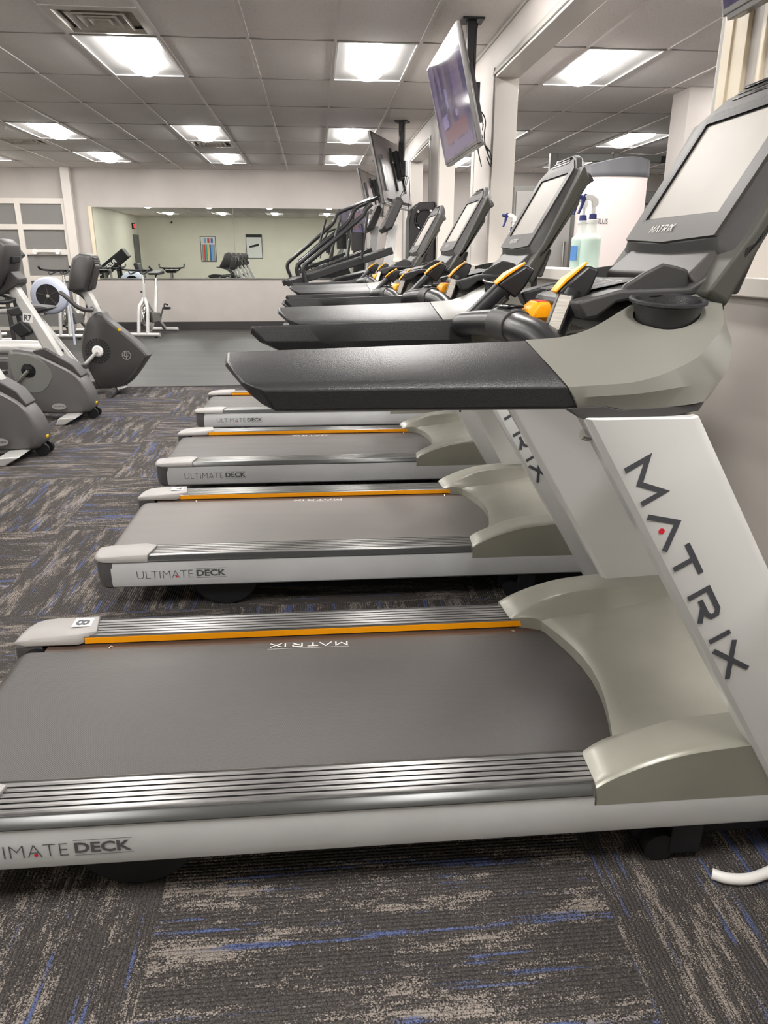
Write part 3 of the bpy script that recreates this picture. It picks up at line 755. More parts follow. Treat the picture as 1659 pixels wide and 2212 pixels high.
struct(w.build('wall_right', 'wall'))
n = 3
for a, b in OPEN:
    # pale casing that lines the opening: front bevel strip, jambs, head
    c = MB()
    for y, s in ((a, 1), (b, -1)):
        c.box(XW - .004, XW2 + .004, min(y, y + s * .018), max(y, y + s * .018), SILL, HEADZ)
    c.box(XW - .004, XW2 + .004, a, b, HEADZ - .018, HEADZ)
    struct(c.build('trim_%d' % n, 'trim', None, .002)); n += 1
    c = MB()
    for y, s in ((a, -1), (b, 1)):
        c.prism([(XW - .016, y), (XW - .016, y + s * .012), (XW - .004, y + s * .045), (XW + .004, y + s * .045), (XW + .004, y)], 2, SILL, HEADZ + .045)
    c.prism([(XW - .016, HEADZ), (XW - .016, HEADZ + .012), (XW - .004, HEADZ + .045), (XW + .004, HEADZ + .045), (XW + .004, HEADZ)], 1, a - .045, b + .045)
    struct(c.build('trim_%d' % n, 'trim_grey' if a > 2.4 else 'trim_cream', None, .002)); n += 1
# the cream post beside the first opening
c = MB(); c.box(XW - .014, XW + .002, 2.385, 2.545, SILL, ZC - .02); c.box(XW - .02, XW - .012, 2.46, 2.466, SILL, ZC - .02)
struct(c.build('trim_%d' % n, 'trim_cream', None, .002)); n += 1
# ledge and its apron
c = MB(); c.box(XW - .045, XW2 + .03, YR, YB - .35, SILL + .0, SILL + .055)
struct(c.build('trim_%d' % n, 'trim', None, .004)); n += 1
# dark gap where the wall meets the ceiling
struct(MB().box(XW - .012, XW, YR, YB, ZC - .022, ZC + .004).build('trim_%d' % n, 'trim_grey')); n += 1
# baseboards
struct(MB().box(-4.15, XW, YB - .012, YB, 0, .135).build('baseboard_back', 'base_black', None, .002))
struct(MB().box(XW - .010, XW, YR, YB, 0, .11).build('baseboard_right', 'base_black'))
struct(MB().box(XW2, XR, YB - .012, YB, 0, .135).build('baseboard_back', 'base_black'))
# pilaster between the glazed door and the mirrors
struct(MB().box(-4.27, -4.12, YB - .10, YB, 0, ZC).build('column', 'trim', None, .003))
struct(MB().box(3.37, 3.70, 7.15, 7.48, 0, ZC).build('column', 'wall', None, .004))
# glazed roll-up door
d = MB(); gz = MB()
xs = [-6.5, -5.80, -5.06, -4.28]; zs = [.02, .46, .90, 1.34, 1.75, 2.17]
for x in xs: d.box(x - .045, x + .045, YB - .07, YB - .005, 0, 2.215)
for z in zs: d.box(xs[0], xs[-1], YB - .068, YB - .008, z - .045, z + .045)
struct(d.build('door_1', 'trim', None, .002)); door = bpy.data.objects['door_1']
MB().box(xs[0], xs[-1], YB - .03, YB - .022, 0, 2.17).build('glazing', 'glass_dark', door)
MB().tube([(-4.84, YB - .10, 1.345), (-4.50, YB - .10, 1.345)], .018, 12).lathe([(0, -.02), (.045, -.02), (.045, .02), (0, .02)], (-4.86, YB - .09, 1.345), 1, 20).lathe([(0, -.02), (.045, -.02), (.045, .02), (0, .02)], (-4.48, YB - .09, 1.345), 1, 20).build('door_handle', 'white_paint', door)

# mirrors on the back wall
def wall_mirror(x0, x1, label):
    t = thing('wall_mirror', label, 'mirror', (x0, YB, .89), 0, 'mirrors along the back wall')
    MB().box(0, x1 - x0, -.012, -.002, .012, 1.19).build('mirror_glass', 'mirror', t)
    MB().box(0, x1 - x0, -.022, -.001, -.006, .014).build('bottom_channel', 'chrome', t)
    return t
m1 = wall_mirror(-3.83, -1.415, 'wide wall mirror on the back wall next to the glazed roll-up door')
MB().box(-.07, -.005, -.02, -.001, -.01, 1.2).build('edge_trim', 'trim_cream', m1)
wall_mirror(-1.41, .95, 'wide wall mirror on the back wall behind the black stair climbers')
# outlet
o = thing('wall_outlet', 'white power outlet low on the back wall below the mirror edge', 'outlet', (-3.94, YB, .20))
MB().box(-.035, .035, -.007, 0, -.055, .055).build('plate', 'trim', o, .002); MB().box(-.012, .012, -.009, -.007, .012, .035).box(-.012, .012, -.009, -.007, -.035, -.012).build('socket', 'white_plastic', o)
# things that only the mirrors show
def poster(x, z0, z1, w_, label, kind):
    t = thing('wall_poster', label, 'poster', (x, YR, z0)); h = z1 - z0
    MB().box(-w_ / 2, w_ / 2, .001, .02, 0, h).build('frame', 'black', t)
    MB().box(-w_ / 2 + .02, w_ / 2 - .02, .02, .023, .02, h - .02).build('sheet', 'poster_white', t)
    if kind:
        for k, c in enumerate(['p_grey', 'p_lblue', 'p_blue', 'p_yel', 'p_green', 'p_red', 'p_grey']):
            x0 = w_ / 2 - .04 - k * (w_ - .08) / 7
            MB().box(x0 - (w_ - .12) / 7, x0, .023, .025, .03, h * .68).build('chart_column', c, t)
        for k, c in enumerate(['p_blue', 'p_red', 'p_lblue']): MB().box(.15 - k * .13 - .04, .15 - k * .13 + .04, .023, .025, h * .74, h * .92).build('picture', c, t)
    else:
        MB().box(-w_ / 2 + .02, w_ / 2 - .02, .023, .025, h - .11, h - .02).build('banner', 'black', t)
        MB().hexa([(-.18, .023, h * .44), (.18, .023, h * .52), (.18, .023, h * .62), (-.18, .023, h * .52)], [(-.18, .026, h * .44), (.18, .026, h * .52), (.18, .026, h * .62), (-.18, .026, h * .52)]).build('picture', 'black', t)
    return t
poster(-4.05, 1.10, 2.02, .58, 'poster with a chart of coloured columns, seen in the back mirror', 1)
poster(-2.30, 1.22, 2.10, .62, 'white poster with a dark banner, seen in the back mirror', 0)
e = thing('exit_sign', 'red lit exit sign on the left wall, seen in the mirror', 'sign', (XL, -1.2, 2.34))
MB().box(0, .05, -.16, .16, -.1, .1).build('sign_body', 'black', e); x = MB(); put_text(x, 'EXIT', (.052, -.13, -.065), (0, 1, 0), (0, 0, 1), .13, .26, .02); x.build('lettering', 'exit_red', e)
x = thing('security_camera', 'small dark security camera high on the wall, seen in the mirror', 'camera', (-5.35, YR, 2.52)); MB().tube([(0, .0, 0), (0, .10, -.02)], .03, 12).build('camera_body', 'black', x)
struct(MB().box(XL, XL + .03, -1.9, -1.05, 0, 2.05).build('door_2', 'door_grey'))

# ------------------------------------------------------------------ ceiling fixtures
def make_light(label):
    t = thing('ceiling_light', label, 'ceiling light', (0, 0, ZC))
    X, Y = GX - .02, GY - .02; fr = .014; dp = .075
    f = MB()
    for a, b, c, e_ in ((0, X, 0, fr), (0, X, Y - fr, Y), (0, fr, 0, Y), (X - fr, X, 0, Y)): f.box(a, b, c, e_, -.004, .012)
    f.build('frame', 'pan_frame', t)
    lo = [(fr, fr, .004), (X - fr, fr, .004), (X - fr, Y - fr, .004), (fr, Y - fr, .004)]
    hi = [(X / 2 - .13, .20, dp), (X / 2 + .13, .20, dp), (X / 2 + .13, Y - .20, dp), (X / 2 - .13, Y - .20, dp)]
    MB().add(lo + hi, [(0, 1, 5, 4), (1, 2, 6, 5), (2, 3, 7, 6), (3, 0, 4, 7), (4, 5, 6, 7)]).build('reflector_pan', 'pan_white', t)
    rings = []
    for k in range(17):
        v = k / 16; y = .045 + (Y - .09) * v; e_ = min(v, 1 - v) * 16; s = math.sqrt(max(.0, 1 - (1 - min(1, e_ / 2.2)) ** 2)); s = max(s, .12)
        rings.append([(X / 2 + .112 * s * math.cos(PI + PI * q / 10), y, .020 + .060 * s * math.sin(PI + PI * q / 10)) for q in range(11)])
    MB().loft(rings, True, True).build('lamp_lens', 'lens', t, 0, angle=60)
    return t
ROWN = {-5: 'row above the nearest treadmill, out of view', -2: 'row above the third treadmill, out of view', 0: 'front row in view', 3: 'middle row in view', 5: 'row closest to the back wall'}
COLN = {-9: 'far left column', -6: 'left column', -3: 'column over the aisle', 0: 'column beside the televisions', 3: 'inner column of the next room', 6: 'outer column of the next room'}
proto = None
for i, j in LIGHTS:
    lab = 'ceiling light, %s, %s' % (COLN[i], ROWN[j])
    loc = (gx(i) + .01, gy(j) + .01, ZC)
    if proto is None: proto = make_light(lab); proto['group'] = 'ceiling lights'; proto.location = loc
    else: dup(proto, loc, None, lab)
def make_vent(label):
    t = thing('ceiling_vent', label, 'air vent', (0, 0, ZC)); X = GX - .02
    o = MB()
    def sq(r, z): c = X / 2; return [(c - r, c - r, z), (c + r, c - r, z), (c + r, c + r, z), (c - r, c + r, z)]
    MB().loft([sq(X / 2, .0), sq(X / 2 - .05, -.004), sq(X / 2 - .065, .02), sq(X / 2 - .03, .035)], True, False).build('frame', 'vent_metal', t)
    for r in (.185, .125, .07):
        MB().loft([sq(r, .000), sq(r - .012, -.006), sq(r - .045, .022), sq(r - .048, .026)], True, False).build('louver', 'vent_metal', t)
    MB().add(sq(.035, .01), [(0, 1, 2, 3)]).add(sq(X / 2 - .02, .04), [(0, 1, 2, 3)]).build('back_plate', 'vent_metal', t)
    return t
vl = ['square metal air vent in the ceiling beside the nearest aisle light', 'square metal air vent between two ceiling lights over the aisle', 'square metal air vent above the glazed roll-up door side']
vp = None
for (i, j, h), lab in zip(VENTS, vl):
    loc = (gx(i) + .01, gy(j) + .01 + (GY / 2 if h else 0), ZC)
    if vp is None: vp = make_vent(lab); vp['group'] = 'ceiling vents'; vp.location = loc
    else: dup(vp, loc, None, lab)
# ------------------------------------------------------------------ treadmills in the row
TR = [(-.88, 1.205, .004, -.002, '8', 'belt', 'nearest treadmill, its end cap marked 8, with dark running belt'),
      (-.835, 2.545, .0, -.006, '7', 'belt_worn', 'second treadmill from the front, with a pale worn running belt and a wristband-like collar'),
      (-.875, 3.845, -.044, .0, '6', 'belt', 'third treadmill from the front, its pale side band lettered above a dark belt'),
      (-.88, 5.27, -.02, .0, '5', 'belt', 'last treadmill of the row, its rear end just showing under the nearest handrail')]
tms = []
for k, (x, y, dz, rz, num, belt, lab) in enumerate(TR):
    if k < 2:
        t = make_treadmill(lab, 'treadmills in a row facing the ledge', num, belt)
        t.location = (x, y, 0); t.rotation_euler = (0, 0, rz)
    else:
        t = dup(tms[0], (x, y, 0), rz, lab, None)
    if k: t.scale = (.98, 1, 1)
    tms.append(t); shift_head(t, dz)
    for o in t.children_recursive:            # the numbers on the far caps cannot be read beyond the second machine
        if k > 1 and o.name.startswith('number_sticker'): bpy.data.objects.remove(o); break
# white cord end lying on the carpet in front of the nearest treadmill
def on_floor(px, py, z):
    d = rr_ * (px - 829.5) / FPX - uu_ * (py - 1106) / FPX + fw
    return CAMP + d * ((z - CAMP.z) / d.z)
tag(MB().tube([on_floor(px, py, .0125) for px, py in ((1538, 1887), (1570, 1897), (1610, 1899), (1645, 1890), (1690, 1870))], .0115, 14, 6).build('hose', 'white_plastic'),
    'white plastic hose end curving beside the front of the nearest treadmill', 'hose')

# ------------------------------------------------------------------ televisions on ceiling poles
def make_tv(label, group, L=1.15, H=.65, tilt=14):
    # origin on the ceiling at the pole; local x towards the room wall, y along the screen
    t = thing('television', label, 'television', (0, 0, 0), 0, group)
    a = math.radians(tilt); U = Vector((math.sin(a), 0, -math.cos(a))) * -1; Nn = Vector((-math.cos(a), 0, -math.sin(a))); Y = Vector((0, 1, 0))
    C = Vector((-.125, 0, -.475))
    def P(u, y, n): return C + U * u + Y * y + Nn * n
    h, l = H / 2, L / 2
    def ring(k, n): return [P(-h + k, -l + k, n), P(-h + k, l - k, n), P(h - k, l - k, n), P(h - k, -l + k, n)]
    MB().loft([ring(.010, -.030), ring(.0, -.022), ring(.0, .0), ring(.002, .004)]).build('screen_frame', 'tv_bezel', t, .002)
    fr = t.children[-1]
    for o in t.children:
        if o.name.startswith('screen_frame'): fr = o
    pic = MB().add([P(-h + .018, -l + .012, .0046), P(-h + .018, l - .012, .0046), P(h - .012, l - .012, .0046), P(h - .012, -l + .012, .0046)], [(0, 1, 2, 3)]).build('screen', 'tv_picture', t)
    for (u0, u1, y0, y1, c) in [(-.22, -.13, -.40, .33, 'tv_red'), (-.29, -.235, -.50, .50, 'tv_mid'), (-.12, -.04, .16, .34, 'tv_light'), (-.10, -.06, -.20, -.12, 'tv_light'), (.0, .16, -.30, -.18, 'tv_mid'), (-.02, .10, .05, .12, 'tv_light'), (.06, .22, .20, .26, 'tv_mid')]:
        MB().add([P(u0, y0, .0049), P(u1, y0, .0049), P(u1, y1, .0049), P(u0, y1, .0049)], [(0, 1, 2, 3)]).build('picture_block', c, pic)
    bk = MB().loft([ring(.02, -.028), ring(.05, -.042), [P(-h + .03, -l + .16, -.075), P(-h + .03, l - .16, -.075), P(.02, l - .16, -.075), P(.02, -l + .16, -.075)]]).build('back_cover', 'tv_back', t, .004)
    MB().obox(P(-.05, -l + .10, -.055), U * .16, Y * .04, Nn * .012).build('speaker_panel', 'machine_black', bk)
    MB().obox(P(-h - .006, 0, -.02), U * .008, Y * (l - .02), Nn * .022).build('bottom_strip', 'tv_bezel', t, .002)
    # bracket and pole
    br = MB().obox(P(.05, 0, -.10), U * .13, Y * .075, Nn * .035); br.obox(P(.0, .16, -.085), U * .20, Y * .018, Nn * .012); br.obox(P(.0, -.16, -.085), U * .20, Y * .018, Nn * .012); br.obox(P(.06, 0, -.085), U * .015, Y * .2, Nn * .012)
    br.build('bracket', 'black', t, .003)
    MB().box(-.030, .030, -.030, .030, -.43, .0).box(-.012, .06, -.055, .055, -.50, -.36).build('ceiling_pole', 'machine_black', t, .004)
    MB().box(-.07, .07, -.07, .07, -.012, 0).build('ceiling_plate', 'black', t)
    cb = MB()
    for pts in ([(.03, -.04, -.03), (.0, -.10, -.2), (.03, -.05, -.45), (.06, -.02, -.62), (.05, -.22, -.72), (.07, -.32, -.80)],
                [(.05, .02, -.48), (.09, -.1, -.58), (.06, -.24, -.70), (.05, -.34, -.78), (.07, -.40, -.86)],
                [(.04, -.36, -.77), (.05, -.50, -.84), (.07, -.42, -.90), (.06, -.34, -.84)],
                [(.06, .08, -.5), (.10, .0, -.60), (.08, .05, -.72), (.09, -.05, -.86)]):
        cb.tube(pts, .004, 6, 5)
    cb.build('cables', 'cable', t)
    return t
tv = make_tv('television with a violet picture, hanging from the ceiling over the second treadmill', 'televisions on ceiling poles')
tv.location = (1.05, 5.425, ZC)
dup(tv, (1.235, 1.79, ZC), 0, 'television of which only the lower corner shows above the nearest console')
tv2 = dup(tv, (1.02, 9.16, ZC), math.radians(-21), 'television turned away so that its cabled back shows, in front of the second wall opening')
dup(tv, (1.04, 12.75, ZC), math.radians(-17), 'smallest television, turned away, hanging close to the back wall')

tv2.scale = (1, 1.12, 1.13)
# ------------------------------------------------------------------ spray bottles on the ledge
def make_bottle(label):
    t = thing('spray_bottle', label, 'spray bottle', (0, 0, 0), 0, 'spray bottles on the ledge')
    MB().lathe([(0, 0), (.044, 0), (.048, .006), (.048, .140), (.045, .150), (.030, .160), (.024, .170), (.022, .195), (.022, .215), (.0, .215)], (0, 0, 0), 2, 28).build('bottle_body', 'bottle', t, angle=50)
    MB().lathe([(0, .004), (.044, .006), (.0455, .138), (.0, .139)], (0, 0, 0), 2, 28).build('liquid', 'liquid', t)
    MB().lathe([(0, .212), (.027, .212), (.027, .228), (.0, .228)], (0, 0, 0), 2, 24).build('neck_ring', 'white_plastic', t, .002)
    MB().lathe([(0, .228), (.019, .228), (.017, .254), (.0, .254)], (0, 0, 0), 2, 20).build('collar', 'blue', t, .002)
    h = MB(); h.lathe([(0, .252), (.011, .252), (.009, .285), (0, .285)], (0, 0, 0), 2, 16)
    h.prism([(.022, .300), (.018, .322), (-.006, .338), (-.036, .342), (-.052, .334), (-.040, .316), (-.012, .312), (-.010, .284), (.010, .284)], 1, -.010, .010)
    hd = h.build('spray_head', 'white_plastic', t, .004, 3)
    MB().prism([(-.030, .338), (-.050, .344), (-.060, .330), (-.066, .29), (-.078, .255), (-.070, .252), (-.056, .285), (-.044, .316)], 1, -.0085, .0085).tube([(-.06, 0, .328), (-.082, 0, .326)], .010, 12).build('trigger', 'blue', t, .002)
    MB().box(-.049, -.046, -.02, .02, .04, .11).build('label', 'label_blue', t)
    return t
LZ = SILL + .055
b1 = make_bottle('spray bottle of pale green cleaner with a blue trigger on the ledge'); b1.location = (1.352, 3.74, LZ)
b2 = dup(b1, (1.345, 3.86, LZ), .5, 'spray bottle with a blue label, half hidden behind the pale green one')
for o in list(b1.children):
    if o.name.split('.')[0] == 'label': bpy.data.objects.remove(o)
b3 = dup(b1, (1.375, 5.36, LZ), .2, 'spray bottle at the far end of the ledge, only its blue trigger showing')

# ------------------------------------------------------------------ next room
t = thing('weight_machine', 'tall white weight machine tower with a dark wavy cap, beyond the ledge', 'weight machine', (2.70, 7.05, 0))
def oval(z, k, n=28, rx=.30, ry=.20): return [(rx * k * math.copysign(abs(math.cos(a)) ** .7, math.cos(a)), ry * k * math.copysign(abs(math.sin(a)) ** .7, math.sin(a)), z) for a in [2 * PI * i / n for i in range(n)]]
MB().loft([oval(0, 1), oval(1.95, 1)]).build('tower_shell', 'tower_white', t, angle=50)
wav = lambda r: [(x, y, z + .035 * math.sin(2.2 - x * 6.5) * (1 if z > 2 else 0)) for x, y, z in r]
MB().loft([oval(1.935, 1.02), oval(1.955, 1.045), oval(1.975, 1.03), wav(oval(2.055, 1.03)), wav(oval(2.062, .9))]).build('cap', 'tower_cap', t, angle=40)
x = MB(); put_text(x, 'NAUTILUS', (-.285, -.206, 1.545), (1, 0, 0), (0, 0, 1), .046, .20, .01)
for i, v in enumerate(x.v): x.v[i] = (v[0], -.20 * max(.0, 1 - (abs(v[0]) / .30) ** 2.86) ** (1 / 2.86) - .004, v[2])
x.build('lettering', 'letter_dark', t)
t = thing('cable_machine', 'tubular steel cable machine frame behind the white tower in the next room', 'cable machine', (3.57, 9.3, 0))
t.scale = (1, 1, 1.05)
f = MB(); f.box(-.04, .04, -.04, .04, 0, 2.32).box(.76, .84, -.04, .04, 0, 2.25).box(-.75, .84, -.035, .035, 2.22, 2.30).box(-.79, -.71, -.04, .04, 0, 2.3).box(-.8, .85, -.3, -.24, 0, .06).box(-.8, .85, .24, .3, 0, .06)
f.build('frame', 'machine_grey', t, .006)
MB().box(.70, .74, -.05, .05, 1.5, 2.42).box(.55, .75, -.06, .06, 2.22, 2.28).build('pulley_arm', 'black', t)
MB().box(-.30, .50, -.12, .12, 1.78, 1.92).build('weight_stack_cover', 'machine_grey', t, .01); MB().box(-.2, .4, -.12, .12, .2, 1.2).build('weight_stack', 'machine_black', t)
t = thing('metal_cabinet', 'grey metal cabinet with upright handles beyond the ledge, left of the white tower', 'cabinet', (2.40, 8.0, 0))
MB().box(-.35, .30, 0, .45, 0, 1.95).build('body', 'machine_grey', t, .004)
for k, x in enumerate((-.16, .13)):
    MB().box(x - .17, x + .12, -.02, 0, .05, 1.9).build('door', 'wall_grey', t, .003)
    d = [o for o in t.children if o.name.startswith('door')][-1]
    MB().tube([(x + .06, -.05, 1.12), (x + .06, -.05, 1.42)], .016, 10).box(x + .05, x + .07, -.05, -.02, 1.13, 1.15).box(x + .05, x + .07, -.05, -.02, 1.38, 1.40).build('handle', 'chrome', d)
t = thing('weight_machine', 'black rounded weight machine tower with a round dial, between the treadmills and wall openings', 'weight machine', (1.13, 8.30, 0))
MB().prism([(-.13, 0), (-.13, 1.62), (-.10, 1.74), (-.03, 1.80), (.14, 1.81), (.14, 0)], 1, -.10, .25).build('tower_shell', 'machine_black', t, .012, 3)
MB().lathe([(.0, -.118), (.085, -.118), (.095, -.108), (.105, -.112), (.110, -.10), (.0, -.10)], (.03, 0, 1.63), 1, 30).build('dial', 'gloss_black', t)
MB().lathe([(0, -.116), (.012, -.116), (.014, -.1), (0, -.1)], (-.04, 0, 1.71), 1, 12).lathe([(0, -.116), (.012, -.116), (.014, -.1), (0, -.1)], (.09, 0, 1.72), 1, 12).build('bolt', 'chrome', t)
def frame_machine(name, label, loc, mt, hgt, cat, wid=.55):
    t = thing(name, label, cat, loc)
    f = MB(); f.tube([(-wid / 2, 0, 0), (-wid / 2, 0, hgt - .1), (-wid / 2 + .1, 0, hgt), (wid / 2 - .1, 0, hgt), (wid / 2, 0, hgt - .1), (wid / 2, 0, 0)], .035, 10, 3)
    f.tube([(-wid / 2, 0, .04), (-wid / 2, .9, .04)], .035, 8); f.tube([(wid / 2, 0, .04), (wid / 2, .9, .04)], .035, 8)
    f.build('frame', mt, t)
    MB().box(-wid / 2 + .07, wid / 2 - .07, .06, .22, .15, hgt * .62).build('weight_stack', 'cap_dark', t, .004)
    MB().box(-.16, .16, .42, .82, .46, .54).build('seat', 'seat_black', t, .02); MB().box(-.15, .15, .30, .38, .56, 1.15).build('back_pad', 'seat_black', t, .02)
    MB().tube([(-.3, .45, .95), (-.3, .30, 1.25), (.3, .30, 1.25), (.3, .45, .95)], .02, 8, 3).build('press_arm', 'chrome', t)
    return t
frame_machine('chest_press', 'white framed weight machine with dark stack seen through the second opening', (1.85, 10.6, 0), 'white_paint', 1.50, 'weight machine')
frame_machine('shoulder_press', 'white framed weight machine beyond the far wall opening', (2.15, 12.6, 0), 'white_paint', 1.68, 'weight machine', .7)

# ------------------------------------------------------------------ stair climbers with long sloping handrails
def dev(pts, Y, dy=0.0): return [at_y(px, py, Y) + Vector((0, dy, 0)) for px, py in pts]
SC = [(7.9, [(668, 640), (658, 596), (655, 582), (661, 570), (675, 559), (735, 508), (770, 478), (783, 466), (790, 452), (803, 440)], 'black stair climber with long sloping handrails, nearest of the pair'),
      (9.7, [(650, 640), (645, 596), (641, 577), (648, 567), (690, 536), (745, 487), (757, 472), (768, 452), (785, 440), (815, 428)], 'black stair climber with long sloping handrails, next to the back wall mirror')]
SIDE = [[(650, 630), (645, 600), (641, 582), (645, 571), (655, 562), (705, 520), (745, 487), (757, 472), (768, 450), (795, 437)],
        [(628, 630), (628, 598), (622, 583), (621, 572), (628, 562), (660, 535), (710, 492), (722, 478), (727, 465), (737, 457), (774, 442), (800, 430)]]
for k, (Y, near, lab) in enumerate(SC):
    base = at_y(735, 600, Y + .35); bx = base.x
    t = thing('stair_climber', lab, 'stair climber', (bx, Y + .35, .004), 0, 'stair climbers by the back wall')
    off = Vector((bx, Y + .35, .004))
    def add_rail(pts, nm, r):
        MB().tube([p - off for p in catmull(pts, 3)], r, 10).build(nm, 'machine_black', t, 0, angle=60)
    rail = dev(near, Y); foot = rail[0].copy(); foot.z = .9; rail[0] = foot
    add_rail(rail, 'handrail', .024)
    rail2 = dev(SIDE[k], Y + .72); rail2[0].z = .9
    add_rail(rail2, 'handrail', .024)
    # inclined body: two stringers and the steps between them
    def L(px, py, y): return at_y(px, py, y) - off
    for yy, sh in ((Y + .06, 0), (Y + .66, -8)):
        a, b = L(640 + sh - k * 12, 609, yy), L(848 + sh - k * 44, 541, yy)
        d = (b - a).normalized(); n = Vector((-d.z, 0, d.x)); 
        a = a - d * .06
        MB().loft([[p + n * .035 + Vector((0, s, 0)) for s in (-.03, .03)] + [p - n * .035 + Vector((0, s, 0)) for s in (.03, -.03)] for p in (a, b)]).build('side_arm', 'machine_black', t, .008)
        MB().loft([[p + n * .039 + Vector((0, s, 0)) for s in (-.006, .006)] + [p + n * .034 + Vector((0, s, 0)) for s in (.006, -.006)] for p in (a, b)]).build('arm_trim', 'machine_grey', t)
    bd = MB(); bx0 = L(690 - k * 10, 600, Y + .36)
    bd.prism([(bx0.x - .45, .0), (bx0.x - .45, .35), (bx0.x + .25, 1.0), (bx0.x + .75, 1.12), (bx0.x + .85, .9), (bx0.x + .85, .0)], 1, -.26, .26).build('body', 'machine_black', t, .02)
    for s in range(5):
        MB().box(bx0.x - .45 + .14 * s - .12, bx0.x - .45 + .14 * s + .1, -.22, .22, .26 + .14 * s, .285 + .14 * s).build('step', 'cap_dark', t, .004)
    # console and post
    cpx = (843, 806)[k]; c = L(cpx, 466 if k == 0 else 472, Y + .36)
    U = Vector((.45, 0, .893)); Nn = Vector((-.893, 0, .45)); rings = []
    for yy, q in ((-.24, .8), (-.2, 1), (.2, 1), (.24, .8)):
        rings.append([c + U * (a * q) + Nn * (b_ * q) + Vector((0, yy, 0)) for a, b_ in ((-.17, .035), (.17, .035), (.19, .0), (.16, -.05), (-.12, -.06), (-.19, -.01))])
    cc = MB().loft(rings).build('console', 'charcoal', t, .006, 3)
    MB().obox(c + U * .02 + Nn * .036, Vector((0, .15, 0)), U * .11, Nn * .002).build('screen', 'gloss_black', cc)
    q = c - U * .10; MB().loft([[(q.x + .02 + e, q.y - .06, z), (q.x + .12 + e, q.y - .06, z), (q.x + .12 + e, q.y + .06, z), (q.x + .02 + e, q.y + .06, z)] for z, e in ((q.z, 0), (1.0, -.08), (.6, -.1))]).build('console_post', 'silver_paint', t, .006)
    # bottle holder and struts between rail and arm
    for (p0, p1) in (((794, 456), (781, 560)), ((734, 470), (712, 560))):
        MB().tube([L(p0[0] - k * 30, p0[1] + 4, Y), L(p1[0] - k * 30, p1[1], Y)], .014, 8).build('strut', 'machine_black', t)
    hc = L(772 - k * 34, 522, Y + .02); MB().lathe([(0, -.085), (.062, -.085), (.066, .085), (.058, .085), (.05, -.06), (0, -.06)], tuple(hc), 2, 18).build('bottle_holder', 'machine_black', t)
